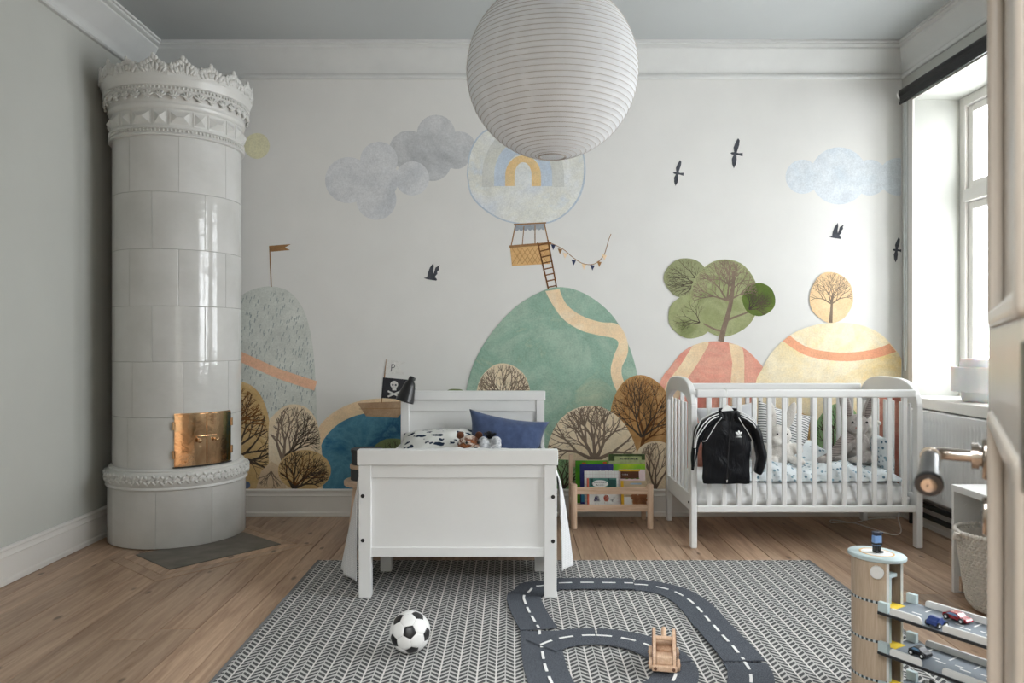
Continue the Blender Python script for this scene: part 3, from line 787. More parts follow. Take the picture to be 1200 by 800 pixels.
def arc_tile(r, z0, z1, a, t=0.012, n=10):
    """curved slab with softened edges, centred on angle 0"""
    mb = MB(); e = 0.0022
    ga = 0.0005 / r
    prof = [(r - t, z0), (r - e * 0.7, z0), (r, z0 + e), (r, z1 - e), (r - e * 0.7, z1), (r - t, z1)]
    angs = [-a / 2 + ga] + [-a / 2 + ga + e / r + (a - 2 * ga - 2 * e / r) * k / n for k in range(n + 1)] + [a / 2 - ga]
    q = len(prof)
    for k, an in enumerate(angs):
        edge = k in (0, len(angs) - 1)
        for rr_, z in prof:
            rad = min(rr_, r - e * 0.7) if edge else rr_
            mb.v.append(Vector((rad * cos(an), rad * sin(an), z)))
    for k in range(len(angs) - 1):
        for j in range(q):
            j2 = (j + 1) % q
            mb.f.append((k * q + j, (k + 1) * q + j, (k + 1) * q + j2, k * q + j2))
    mb.f.append(tuple(range(q))); mb.f.append(tuple(range((len(angs) - 1) * q, len(angs) * q))[::-1])
    return mb
def ring(mesh, nm, cnt, off, m, par=stove, skip=()):
    for k in range(cnt):
        if k in skip: continue
        o = put(nm, mesh, m, par); o.rotation_euler = (0, 0, off + 2 * pi * k / cnt)
def tile_mesh(*a):
    mb = arc_tile(*a); me = mb.mesh('tile', 20)
    bm = bmesh.new(); bm.from_mesh(me); bmesh.ops.recalc_face_normals(bm, faces=bm.faces); bm.to_mesh(me); bm.free()
    return me
VIEW = atan2(-SY, -SX)                      # direction from the stove to the camera
RT = 0.356
zs = [2.297, 1.983, 1.664, 1.347, 1.036, 0.726, 0.440]
for i in range(6):
    me = tile_mesh(RT, zs[i + 1] + 0.0005, zs[i] - 0.0005, pi / 4)
    if i < 5:
        ring(me, 'tile', 8, VIEW + (pi / 8 if i % 2 == 0 else 0.0) + (0.0 if i != 4 else 0.06), M_TILE)
    else:                                   # fire-door row: the tiles left and right of the brass doors
        DA = VIEW + 0.41                   # centre of the fire door
        ha = 0.465
        me2 = tile_mesh(RT, zs[6] + 0.001, zs[5] - 0.001, (2 * pi - 2 * ha) / 7)
        for k in range(7):
            o = put('tile', me2, M_TILE, stove); o.rotation_euler = (0, 0, DA + ha + (k + 0.5) * (2 * pi - 2 * ha) / 7)
me = tile_mesh(0.381, 0.005, 0.325, pi / 4); ring(me, 'base_tile', 8, VIEW + 0.08, M_TILE)
# belt between base and shaft, with a rope of leaves
sput(MB().lathe([(0.36, 0.322), (0.386, 0.324), (0.392, 0.330), (0.390, 0.338), (0.386, 0.342), (0.391, 0.350), (0.396, 0.366), (0.397, 0.386), (0.392, 0.406), (0.382, 0.420), (0.372, 0.424), (0.374, 0.432), (0.368, 0.438), (0.350, 0.442)], n=96), 'belt_moulding')
lf = MB()
for k in range(56):
    a = 2 * pi * k / 56
    for s, dz, l in ((-1, -0.014, 0.018), (1, 0.012, 0.020), (1, -0.006, 0.014), (-1, 0.022, 0.012)):
        R = Matrix.Rotation(a, 3, 'Z') @ rotm('X', 42 * s)
        lf.ell(Matrix.Rotation(a, 3, 'Z') @ Vector((0.394, s * 0.009, 0.380 + dz + (k % 2) * 0.004)), (0.009, l, 0.008), 6, 4, R)
sput(lf, 'belt_leaves', smooth=True)['kind'] = 'stuff'
# crown
sput(MB().lathe([(0.350, 2.292), (0.372, 2.294), (0.376, 2.300), (0.372, 2.308), (0.366, 2.314), (0.366, 2.330), (0.374, 2.335), (0.374, 2.342), (0.362, 2.346),
                 (0.362, 2.442), (0.372, 2.447), (0.376, 2.456), (0.378, 2.468), (0.374, 2.474), (0.374, 2.490), (0.380, 2.498), (0.388, 2.535), (0.394, 2.542),
                 (0.394, 2.560), (0.402, 2.566), (0.404, 2.578), (0.410, 2.590), (0.414, 2.604), (0.414, 2.616), (0.385, 2.620), (0.36, 2.60)], n=128), 'crown_moulding')
bd = MB()
for k in range(110):
    a = 2 * pi * k / 110
    bd.ell((0.369 * cos(a), 0.369 * sin(a), 2.322), (0.0065, 0.0065, 0.009), 6, 4)
sput(bd, 'bead_row', smooth=True)['kind'] = 'stuff'
bd = MB()
for k in range(120):
    a = 2 * pi * k / 120
    bd.ell((0.397 * cos(a), 0.397 * sin(a), 2.551), (0.0065, 0.0065, 0.009), 6, 4)
sput(bd, 'bead_row', smooth=True)['kind'] = 'stuff'
# faceted bosses of the frieze, long and square ones in turn
def boss(hw, hh, d):
    mb = MB(); r = 0.362
    def pt(y, z, dd): a = y / r; return ((r + dd) * cos(a), (r + dd) * sin(a), z)
    fr = 0.007
    o = [(-hw, -hh), (hw, -hh), (hw, hh), (-hw, hh)]
    i = [(-hw + fr, -hh + fr), (hw - fr, -hh + fr), (hw - fr, hh - fr), (-hw + fr, hh - fr)]
    rl = max(0.0, hw - hh)
    vs = [pt(*p, 0.0) for p in o] + [pt(*p, 0.004) for p in o] + [pt(*p, 0.004) for p in i] + [pt(-rl, 0, d), pt(rl, 0, d)]
    fs = [(k, (k + 1) % 4, 4 + (k + 1) % 4, 4 + k) for k in range(4)] + [(4 + k, 4 + (k + 1) % 4, 8 + (k + 1) % 4, 8 + k) for k in range(4)]
    fs += [(8, 9, 13, 12), (9, 10, 13), (10, 11, 12, 13), (11, 8, 12)]
    me_ = mb.add(vs, fs).mesh('boss')
    bm = bmesh.new(); bm.from_mesh(me_); bmesh.ops.recalc_face_normals(bm, faces=bm.faces); bm.to_mesh(me_); bm.free()
    return me_
mA, mB_ = boss(0.056, 0.040, 0.024), boss(0.036, 0.040, 0.024)
for k in range(11):
    for me_, da in ((mA, 0.0), (mB_, pi / 11)):
        o = put('frieze_boss', me_, M_RELIEF, stove); o.location = (0, 0, 2.394); o.rotation_euler = (0, 0, VIEW + 0.02 + 2 * pi * k / 11 + da)
# palmettes under the rim
pm = MB()
for q in range(5):
    t = (q - 2) * 30
    R = rotm('X', -t)
    c_ = R @ Vector((0, 0, 0.020))
    pm.ell((0.391 + 0.003, c_.y, -0.014 + c_.z), (0.008, 0.0058, 0.019), 6, 5, R)
pm.ell((0.392, 0, -0.018), (0.009, 0.014, 0.007), 6, 4)
pme = pm.mesh('palmette', True)
for k in range(36):
    o = put('palmette', pme, M_RELIEF, stove); o.location = (0, 0, 2.512); o.rotation_euler = (0, 0, 2 * pi * k / 36)
# pierced crest of acanthus leaves
def crest(kind):
    """a clump of curling leaves between two scrolls"""
    mb = MB(); r = 0.400
    rc = random.Random(30 + kind)
    hs_ = (0.108, 0.092, 0.100)[kind]
    for q in range(9):
        t = (q - 4) / 4
        h_ = hs_ * (1 - 0.42 * abs(t) ** 1.6) * rc.uniform(0.9, 1.08)
        yy = t * 0.060
        a = t * 24
        mb.ell((r + 0.004, yy * 0.80, h_ * 0.40), (0.012, 0.014, h_ * 0.44), 8, 6, rotm('X', -a))
        mb.ell((r + 0.013, yy * 0.98, h_ * 0.78), (0.010, 0.013, 0.016), 7, 5, rotm('X', -a))
        mb.ell((r + 0.015, yy * 0.9 + rc.uniform(-0.006, 0.006), h_ * 0.42), (0.009, 0.009, 0.018), 7, 5, rotm('X', -a * 1.5))
    mb.ell((r + 0.012, 0, hs_ * 0.92), (0.011, 0.013, 0.020), 8, 6)
    for s in (-1, 1):
        cc_ = Vector((r + 0.010, s * 0.060, 0.036))
        pts = [cc_ + Vector((0, s * 0.024 * (1 - k / 18) * cos(k * 0.55 + 1.5), 0.028 * (1 - k / 18) * sin(k * 0.55 + 1.5))) for k in range(15)]
        mb.tube(pts, [0.0085 - 0.0003 * k for k in range(15)], 6)
        mb.ell((r + 0.004, s * 0.072, 0.030), (0.011, 0.013, 0.034), 7, 5)
    mb.box(r - 0.012, r + 0.012, -0.078, 0.078, -0.002, 0.016)
    return mb.mesh('crest', 50)
cm = [crest(0), crest(1), crest(2)]
for k in range(17):
    o = put('crest_ornament', cm[(0, 1, 2, 1, 0, 2)[k % 6]], M_RELIEF, stove); o.location = (0, 0, 2.612); o.rotation_euler = (0, 0, VIEW + 0.05 + 2 * pi * k / 17)
# brass fire doors
M_BRASS = None
def brass():
    m, nt, b = base_mat('polished_brass')
    co = objco(nt)
    n = noise_n(nt, scalevec(nt, co, (1, 1, 0.3)), 8, 4, 0.6, 0.5)
    L(nt, ramp_n(nt, n, [(0.3, srgb(196, 152, 110)), (0.55, srgb(226, 190, 150)), (0.75, srgb(150, 108, 74))]), b.inputs['Base Color'])
    val(b.inputs['Metallic'], 1.0); L(nt, maprange(nt, n, 0.3, 0.7, 0.08, 0.22), b.inputs['Roughness'])
    L(nt, bump_n(nt, noise_n(nt, co, 11, 3), 0.25, 0.01), b.inputs['Normal'])
    return m
M_BRASS = brass()
dh0, dh1 = 0.452, 0.748
def arcbox(r0, r1, a0, a1, z0, z1, n=10):
    mb = MB()
    for k in range(n + 1):
        a = a0 + (a1 - a0) * k / n
        for r, z in ((r0, z0), (r1, z0), (r1, z1), (r0, z1)): mb.v.append(Vector((r * cos(a), r * sin(a), z)))
    for k in range(n):
        for j in range(4): mb.f.append((k * 4 + j, k * 4 + 4 + j, k * 4 + 4 + (j + 1) % 4, k * 4 + (j + 1) % 4))
    mb.f.append((0, 1, 2, 3)); mb.f.append((n * 4 + 3, n * 4 + 2, n * 4 + 1, n * 4))
    return mb
ad0, ad1 = DA - 0.475, DA + 0.475
fd = sput(arcbox(RT - 0.006, RT + 0.004, ad0, ad1, dh0, dh1, 24), 'fire_door_frame', M_BRASS)
for s, (a0, a1) in enumerate(((ad0 + 0.006, DA - 0.004), (DA + 0.004, ad1 - 0.006))):
    lf_ = sput(arcbox(RT + 0.003, RT + 0.010, a0, a1, dh0 + 0.006, dh1 - 0.006, 14), 'fire_door', M_BRASS, bevel=0.002)
    sgn = -1 if s == 0 else 1
    a = DA + sgn * 0.13
    c_ = Vector((cos(a), sin(a), 0))
    kb = MB(); kb.cyl(c_ * (RT + 0.008) + Vector((0, 0, 0.595)), c_ * (RT + 0.030) + Vector((0, 0, 0.595)), 0.005, n=10); kb.ell(c_ * (RT + 0.034) + Vector((0, 0, 0.592)), 0.012, 12, 8)
    sput(kb, 'knob', M_BRASS, lf_, smooth=True)
    for z in (0.52, 0.68):
        a = ad0 - 0.006 if s == 0 else ad1 + 0.006
        p_ = Vector((cos(a) * (RT + 0.008), sin(a) * (RT + 0.008), z))
        sput(MB().cyl(p_ - Vector((0, 0, 0.022)), p_ + Vector((0, 0, 0.022)), 0.009, n=10), 'hinge', M_BRASS, lf_)
lb = arcbox(RT + 0.012, RT + 0.018, DA - 0.16, DA + 0.16, 0.607, 0.617, 8)
sput(lb, 'latch_bar', M_BRASS)
sput(arcbox(RT + 0.004, RT + 0.007, ad0 - 0.02, ad1 + 0.02, dh0 - 0.008, dh0 - 0.001, 20), 'door_sill', M_DARK)

# ================================================================== paper lantern
LC = Vector((0.141, 2.64, 2.095)); LR = 0.300
def paper_mat():
    m, nt, b = base_mat('rice_paper')
    nt.nodes.remove(b)
    co = objco(nt)
    n = noise_n(nt, co, 18, 4)
    c = ramp_n(nt, n, [(0.3, srgb(228, 229, 230)), (0.7, srgb(238, 239, 240))])
    d = N(nt, 'ShaderNodeBsdfDiffuse'); t = N(nt, 'ShaderNodeBsdfTranslucent'); mx = N(nt, 'ShaderNodeMixShader'); val(mx.inputs[0], 0.44)
    L(nt, c, d.inputs['Color']); L(nt, c, t.inputs['Color'])
    L(nt, d.outputs[0], mx.inputs[1]); L(nt, t.outputs[0], mx.inputs[2])
    L(nt, mx.outputs[0], nt.nodes['Material Output'].inputs['Surface'])
    return m
lant = thing('paper_lantern', 'large round white ribbed paper lantern hanging from the ceiling', 'lantern', (LC.x, LC.y, LC.z))
nr = 46
pf = []
t0, t1 = -pi / 2 + 0.165, pi / 2 - 0.165
for k in range(nr * 4 + 1):
    t = t0 + (t1 - t0) * k / (nr * 4)
    rr_ = LR * cos(t) * (1 - 0.010 * sin(pi * (k % 4) / 4))
    pf.append((rr_, LR * sin(t)))
build(MB().lathe(pf, n=72), 'paper_shade', paper_mat(), lant, smooth=True, world=False)
sp = []
turns = nr; seg = 48
for k in range(turns * seg + 1):
    t = t0 + (t1 - t0) * k / (turns * seg)
    a = 2 * pi * k / seg
    sp.append((LR * cos(t) * cos(a) * 1.0015, LR * cos(t) * sin(a) * 1.0015, LR * sin(t)))
M_WIRE = mat('lantern_wire', srgb(172, 162, 152), 0.6)
build(MB().tube(sp, 0.0009, 4), 'spiral_rib', M_WIRE, lant, world=False)
rb = LR * cos(t0); zb = LR * sin(t0)
wr = MB()
for rad_ in (rb, rb * 0.92): wr.tube([(rad_ * cos(2 * pi * k / 32), rad_ * sin(2 * pi * k / 32), zb - 0.001) for k in range(33)], 0.0016, 5, caps=False)
build(wr, 'bottom_ring', M_WIRE, lant, world=False)
inner = MB(); inner.tube([(-rb, 0, zb), (-rb * 0.5, 0.0, -zb * 0.98), (rb * 0.5, 0, -zb * 0.98), (rb, 0, zb)], 0.0018, 6)
build(inner, 'wire_stretcher', M_WIRE, lant, world=False)
bu = MB().lathe([(0, -0.06), (0.02, -0.055), (0.03, -0.03), (0.028, -0.005), (0.016, 0.02), (0.013, 0.05), (0.018, 0.052), (0.02, 0.11), (0.0, 0.115)], n=20)
build(bu, 'bulb_and_socket', M_TRIM, lant, smooth=40, world=False)
build(MB().cyl((0, 0, 0.11), (0, 0, ZC - LC.z - 0.03), 0.0028, n=8).lathe([(0, 0.0), (0.045, 0.0), (0.05, -0.015), (0.02, -0.05), (0, -0.05)], (0, 0, ZC - LC.z), 24), 'cord', M_TRIM, lant, world=False)

# ================================================================== child's bed
BX0, BX1, BY0, BY1 = -0.683, 0.199, 3.34, 4.61
bed = thing('bed', 'white wooden childs bed with panelled headboard and footboard', 'bed', ((BX0 + BX1) / 2, (BY0 + BY1) / 2, 0))
def bedend(y, x0, x1, top, r1, r2, p0, p1, leg, foot):
    o = MB()
    nm = 'footboard' if foot else 'headboard'
    panel = build(MB().box(x0 + leg - 0.004, x1 - leg + 0.004, y + 0.017, y + 0.029, p1 - 0.01, r2 + 0.01), nm, M_WHITE, bed)
    for a, b in ((x0, x0 + leg), (x1 - leg, x1)):
        build(MB().box(a, b, y, y + 0.045, 0.010 if foot else 0.001, r1), 'leg', M_WHITE, bed, bevel=0.003)
    build(MB().box(x0 - 0.006, x1 + 0.006, y - 0.006, y + 0.051, r1 + 0.0005, top), 'top_rail', M_WHITE, panel, bevel=0.004)
    build(MB().box(x0 + leg, x1 - leg, y + 0.008, y + 0.038, r2, r1), 'upper_rail', M_WHITE, panel, bevel=0.002)
    build(MB().box(x0 + leg, x1 - leg, y + 0.006, y + 0.040, p0, p1), 'lower_rail', M_WHITE, panel, bevel=0.002)
    return panel
bedend(BY0, BX0, BX1, 0.668, 0.600, 0.542, 0.190, 0.232, 0.056, True)
bedend(BY1, BX0, BX1, 0.846, 0.790, 0.722, 0.30, 0.34, 0.050, False)
for x0, x1 in ((BX0 + 0.006, BX0 + 0.028), (BX1 - 0.028, BX1 - 0.006)):
    build(MB().box(x0, x1, BY0 + 0.046, BY1 - 0.001, 0.30, 0.53), 'side_rail', M_WHITE, bed, bevel=0.003)
for x0 in (BX0 + 0.030, BX1 - 0.086):
    build(MB().box(x0, x0 + 0.056, 3.72, 3.765, 0.010, 0.31), 'leg', M_WHITE, bed, bevel=0.003)
build(MB().box(BX0 + 0.03, BX1 - 0.03, BY0 + 0.05, BY1, 0.315, 0.335), 'slat_base', M_WHITE, bed)
for px, py in ((425, 581), (425, 633), (648, 582), (648, 634)):
    p = P(px, py, BY0)
    build(MB().cyl((p.x, BY0 - 0.0035, p.z), (p.x, BY0 + 0.001, p.z), 0.0085, n=16), 'bolt_cap', M_BLACK, bed, bevel=0.001)

def fabric(name, col, var=0.05, bump=0.3, bscale=220, rough=0.9, sheen=0.2, **k): return mat(name, col, rough, var=var, bump=bump, bscale=bscale, sheen=sheen, spec=0.2, bdist=0.002, **k)
M_SHEET = fabric('white_cotton', srgb(238, 238, 238))
ms = MB().box(BX0 + 0.035, BX1 - 0.035, BY0 + 0.055, BY1 - 0.003, 0.336, 0.47)
tag(build(ms, 'mattress', M_SHEET, bevel=0.03, seg=4, smooth=40), 'white mattress lying in the childs bed', 'mattress')
# waffle bedspread hanging down both sides
def waffle():
    m, nt, b = base_mat('waffle_cotton')
    co = objco(nt)
    v = N(nt, 'ShaderNodeTexVoronoi'); v.feature = 'F1'; L(nt, co, v.inputs['Vector']); val(v.inputs['Scale'], 120); val(v.inputs['Randomness'], 0.15)
    c = ramp_n(nt, v.outputs['Distance'], [(0.2, srgb(232, 232, 232)), (0.7, srgb(208, 209, 210))])
    L(nt, c, b.inputs['Base Color']); val(b.inputs['Roughness'], 0.9); val(b.inputs['Specular IOR Level'], 0.15)
    L(nt, bump_n(nt, v.outputs['Distance'], 0.6, 0.004), b.inputs['Normal'])
    return m
sec = catmull([(-0.712, 3.5, 0.062), (-0.711, 3.5, 0.16), (-0.709, 3.5, 0.30), (-0.706, 3.5, 0.44), (-0.698, 3.5, 0.525), (-0.672, 3.5, 0.545), (-0.62, 3.5, 0.505), (-0.40, 3.5, 0.488), (-0.1, 3.5, 0.488),
               (0.14, 3.5, 0.505), (0.188, 3.5, 0.545), (0.214, 3.5, 0.525), (0.221, 3.5, 0.42), (0.224, 3.5, 0.28), (0.226, 3.5, 0.17), (0.227, 3.5, 0.10)], 4)
def spread(u, v):
    i = u * (len(sec) - 1); k = min(int(i), len(sec) - 2); t = i - k
    p = sec[k].lerp(sec[k + 1], t)
    y = 3.415 + v * 0.62
    hang = max(0, 0.52 - p.z) / 0.46
    s = -1 if p.x < -0.24 else 1
    f = hang * (0.022 * sin(v * 14 + (1 if s > 0 else 0)) + 0.006 * sin(v * 31 + 2))
    vv = min(1.0, v / 0.16); vv = vv * vv * (3 - 2 * vv)
    q = Vector((p.x + s * (0.090 if s < 0 else 0.062) * hang ** 0.75 * vv + f * 0.45 * (0.3 + vv), y + hang * 0.012 * sin(v * 9 + 1), p.z + 0.006 * hang * sin(v * 8 + s)))
    q.z += 0.004 * noise.noise(q * 9)
    return q
bs = solid(build(MB().grid(spread, 90, 60), 'bedspread', waffle(), smooth=True), 0.006)
tag(bs, 'white waffle cotton bedspread hanging down both sides of the bed', 'bedspread')

def cushion(w, h, t, n=28, pinch=0.07, wr=0.006, seed=0.0, corner=0.9):
    """stuffed cushion in its own x-z plane, centred, y is thickness"""
    mb = MB()
    def side(s):
        def fn(a, b):
            u, v = 2 * a - 1, 2 * b - 1
            x = u * w / 2 * (1 - pinch * (1 - v * v) * abs(u)); z = v * h / 2 * (1 - pinch * (1 - u * u) * abs(v))
            e = max(0.0, (1 - abs(u) ** 2.6)) ** 0.55 * max(0.0, (1 - abs(v) ** 2.6)) ** 0.55
            y = s * t / 2 * e
            y += wr * e * noise.noise((x * 11 + seed, z * 11, s * 3.0 + seed)) + wr * 0.6 * e * noise.noise((x * 26 + seed, z * 15, s * 5.0))
            return (x, y, z)
        return fn
    mb.grid(side(-1), n, n); mb.grid(side(1), n, n)
    return mb
def weld(o, d=0.0008):
    bm = bmesh.new(); bm.from_mesh(o.data); bmesh.ops.remove_doubles(bm, verts=bm.verts, dist=d); bmesh.ops.recalc_face_normals(bm, faces=bm.faces)
    for f in bm.faces: f.smooth = True
    bm.to_mesh(o.data); bm.free()
    return o
def place(o, loc, rx=0, ry=0, rz=0):
    o.location = loc; o.rotation_euler = (radians(rx), radians(ry), radians(rz)); return o
M_BLUE = fabric('blue_linen', srgb(70, 84, 116), var=0.18, vscale=26, bump=0.4, bscale=160)
bp = weld(build(cushion(0.49, 0.31, 0.15, wr=0.012, pinch=0.15), 'blue_pillow', M_BLUE))
place(bp, (-0.036, 4.470, 0.560), -17, 9.5, 4)
tag(bp, 'dusty blue linen pillow leaning against the white headboard', 'pillow')
def animal_print():
    m, nt, b = base_mat('animal_print_cotton')
    co = objco(nt)
    d = noise_n(nt, co, 26, 2)
    v = N(nt, 'ShaderNodeTexVoronoi'); v.feature = 'F1'; val(v.inputs['Scale'], 15); val(v.inputs['Randomness'], 0.55)
    L(nt, scalevec(nt, co, (0.75, 1.0, 1.35)), v.inputs['Vector'])
    dd = math_n(nt, 'ADD', v.outputs['Distance'], math_n(nt, 'MULTIPLY', math_n(nt, 'SUBTRACT', d, 0.5), 1.1))
    k = maprange(nt, dd, 0.27, 0.31, 1, 0)
    L(nt, mixc(nt, k, srgb(228, 228, 224), srgb(38, 52, 72)), b.inputs['Base Color'])
    val(b.inputs['Roughness'], 0.9); val(b.inputs['Specular IOR Level'], 0.15)
    return m
ap = weld(build(cushion(0.46, 0.36, 0.13, wr=0.012, seed=4), 'animal_print_pillow', animal_print()))
place(ap, (-0.44, 4.40, 0.540), -70, -3, -4)
tag(ap, 'white pillow printed with small dark blue animals on the bed', 'pillow')
dv = weld(build(cushion(0.74, 0.62, 0.10, wr=0.016, seed=9), 'duvet', M_SHEET)); place(dv, (-0.24, 4.03, 0.512), -90, 0, 0)
tag(dv, 'white duvet laid over the mattress of the childs bed', 'duvet')
# soft toys peeping over the footboard
def fur_mat(name, cols, scale=14, bsc=160):
    m, nt, b = base_mat(name)
    co = objco(nt)
    n = noise_n(nt, co, scale, 3, 0.5, 0.8)
    k = len(cols)
    L(nt, ramp_n(nt, n, [(0.34 + 0.32 * i / max(1, k - 1), c) for i, c in enumerate(cols)]), b.inputs['Base Color'])
    val(b.inputs['Roughness'], 0.95); val(b.inputs['Sheen Weight'], 0.3); val(b.inputs['Specular IOR Level'], 0.1)
    L(nt, bump_n(nt, noise_n(nt, co, bsc, 3, 0.7), 0.9, 0.006), b.inputs['Normal'])
    return m
def plush(mb, vox, wr=0.004): return melt(mb, vox, 5, wr, 45)
tg = thing('tiger_toy', 'brown and white soft toy tiger head lying beside the blue pillow', 'soft toy', (-0.238, 4.22, 0.508))
b_ = MB(); b_.ell((0, 0, 0.062), (0.068, 0.06, 0.055)); b_.ell((0.035, -0.05, 0.05), (0.03, 0.03, 0.026)); b_.ell((-0.01, 0.11, 0.04), (0.06, 0.09, 0.045))
build(plush(b_, 0.007), 'body', fur_mat('tiger_fur', [srgb(92, 48, 26), srgb(170, 104, 62), srgb(120, 66, 38), srgb(232, 218, 204), srgb(150, 88, 54)], 20), tg, smooth=True, world=False)
for s in (-1, 1): build(MB().ell((s * 0.052, 0.0, 0.115), (0.022, 0.012, 0.022)), 'ear', fur_mat('tiger_ear', [srgb(60, 34, 22), srgb(110, 64, 40)]), tg, smooth=True, world=False)
build(MB().ell((0.038, -0.080, 0.056), (0.011, 0.007, 0.008)), 'nose', M_BLACK, tg, smooth=True, world=False)
for s in (-0.014, 0.052): build(MB().ell((s, -0.058, 0.082), 0.007), 'eye', M_BLACK, tg, smooth=True, world=False)
zb_ = thing('grey_soft_toy', 'pale grey cuddly toy with a black tuft lying in front of the blue pillow', 'soft toy', (-0.125, 4.20, 0.508))
b_ = MB(); b_.ell((0, 0.03, 0.05), (0.065, 0.07, 0.05)); b_.ell((-0.035, -0.02, 0.075), (0.03, 0.035, 0.04)); b_.ell((0.035, -0.02, 0.075), (0.034, 0.035, 0.042))
build(plush(b_, 0.007), 'body', fur_mat('grey_curl', [srgb(150, 152, 156), srgb(212, 213, 215), srgb(170, 172, 176)], 40, 90), zb_, smooth=True, world=False)
tf = MB(); r2 = random.Random(5)
for k in range(46):
    a, b = r2.uniform(0, 2 * pi), r2.uniform(0, 0.9)
    p = Vector((0.0, 0.012, 0.098)); q = p + Vector((sin(b) * cos(a) * 0.055, sin(b) * sin(a) * 0.04, cos(b) * 0.042))
    tf.tube([p, q], [0.0055, 0.0012], 5)
build(tf, 'tuft', M_BLACK, zb_, world=False)
# clamp lamp on the headboard
cl = thing('clamp_lamp', 'small black clamp lamp clipped to the left corner of the headboard', 'lamp', (-0.622, 4.62, 0.847))
c = MB()
c.box(-0.02, 0.02, -0.032, 0.055, 0.002, 0.012); c.box(-0.018, 0.018, -0.034, -0.022, -0.03, 0.012); c.box(-0.018, 0.018, 0.047, 0.059, -0.04, 0.012)
build(c, 'clamp', M_BLACK, cl, world=False, bevel=0.003)
c = MB().tube(catmull([(0, 0.0, 0.012), (0.004, -0.01, 0.05), (0.0, -0.03, 0.075)], 5), 0.006, 8)
build(c, 'arm', M_BLACK, cl, world=False, smooth=True)
hd = MB().lathe([(0, 0.075), (0.012, 0.074), (0.018, 0.066), (0.020, 0.045), (0.030, 0.035), (0.036, 0.015), (0.054, -0.065), (0.056, -0.085), (0.053, -0.085), (0.032, 0.01), (0, 0.02)], n=32)
hd.xf(Matrix.Translation((-0.004, -0.070, 0.020)) @ Matrix.Rotation(radians(16), 4, 'Y') @ Matrix.Rotation(radians(-10), 4, 'X'))
build(hd, 'lamp_shade', mat('black_lacquer', (0.012, 0.012, 0.013), 0.32), cl, world=False, smooth=40)
c = MB().cyl((0.018, -0.04, 0.075), (0.032, -0.04, 0.072), 0.009, n=12)
build(c, 'swivel_knob', M_BLACK, cl, world=False)
# stool behind the bed with stacked round boxes
st_ = thing('stool', 'low round wooden stool standing behind the bed at the lake mural', 'stool', (-0.905, 4.62, 0))
build(MB().lathe([(0, 0.270), (0.120, 0.270), (0.126, 0.276), (0.126, 0.299), (0.120, 0.305), (0, 0.305)], n=36), 'seat', M_PINE, st_, world=False, smooth=40)
for k in range(3):
    a = pi / 2 + 2 * pi * k / 3 + 0.5
    build(MB().cyl((0.13 * cos(a), 0.13 * sin(a), 0.002), (0.085 * cos(a), 0.085 * sin(a), 0.272), 0.011, 0.014, 12), 'leg', M_PINEZ, st_, world=False, smooth=40)
M_CHAR = mat('charcoal_card', srgb(72, 74, 76), 0.7)
for k, (z, r) in enumerate(((0.306, 0.096), (0.400, 0.090))):
    bx_ = thing('round_box', ('larger charcoal round box with wooden lid band on the low stool', 'smaller charcoal round box stacked topmost on the stool')[k], 'box', (-0.895, 4.62, z), group='charcoal round boxes on the stool')
    build(MB().lathe([(0, 0), (r, 0), (r, 0.07), (0, 0.07)], n=32), 'box_body', M_CHAR, bx_, world=False, smooth=40)
    build(MB().lathe([(0, 0.0702), (r + 0.004, 0.0702), (r + 0.004, 0.0925), (0, 0.0925)], n=32), 'lid', M_PINE if k == 0 else M_CHAR, bx_, world=False, smooth=40)

# ================================================================== crib
CX0, CX1, CY0, CY1 = 0.994, 2.281, 4.165, 4.860
crib = thing('crib', 'white slatted baby crib with arched ends under the mural hills', 'crib', ((CX0 + CX1) / 2, (CY0 + CY1) / 2, 0))
def arch_end(x0, x1):
    # arch board with shoulders falling to the posts
    n = 28; out = []; inn = []
    for k in range(n + 1):
        t = k / n; s = 2 * t - 1
        y = CY0 + (CY1 - CY0) * t
        out.append((y, 0.800 + 0.140 * (1 - abs(s) ** 3.4) ** 0.62))
        yi = CY0 + 0.05 + (CY1 - CY0 - 0.10) * t
        inn.append((yi, 0.775 + 0.080 * (1 - abs(s) ** 2.6) ** 0.8))
    return MB().prism(out + inn[::-1], 'x', x0, x1)
for s, (x0, x1) in enumerate(((CX0, CX0 + 0.034), (CX1 - 0.034, CX1))):
    e = build(arch_end(x0, x1), 'end_arch', M_WHITE, crib, bevel=0.007, seg=3)
    build(MB().box(x0 + 0.004, x1 - 0.004, CY0 + 0.05, CY1 - 0.05, 0.20, 0.295), 'end_rail', M_WHITE, crib, bevel=0.004)
    for ya, yb in ((CY0, CY0 + 0.05), (CY1 - 0.05, CY1)):
        build(MB().box(x0, x1, ya, yb, 0.001, 0.802), 'leg', M_WHITE, crib, bevel=0.007, seg=3)
    for k in range(6):
        y = CY0 + 0.05 + (CY1 - CY0 - 0.10) * (k + 0.7) / 6.4
        build(MB().box(x0 + 0.010, x1 - 0.010, y - 0.013, y + 0.013, 0.29, 0.80), 'bar', M_WHITE, crib, bevel=0.004)
xa, xb = CX0 + 0.034, CX1 - 0.034
for y0, y1 in ((CY0 + 0.006, CY0 + 0.034), (CY1 - 0.034, CY1 - 0.006)):
    build(MB().box(xa, xb, y0, y1, 0.838, 0.882), 'top_rail', M_WHITE, crib, bevel=0.008, seg=3)
    build(MB().box(xa, xb, y0, y1, 0.200, 0.238), 'bottom_rail', M_WHITE, crib, bevel=0.006, seg=2)
    for k in range(14):
        x = CX0 + 0.046 + (k + 1) * 0.0838 - 0.026
        build(MB().box(x - 0.0135, x + 0.0135, y0 + 0.006, y1 - 0.006, 0.236, 0.840), 'bar', M_WHITE, crib, bevel=0.005)
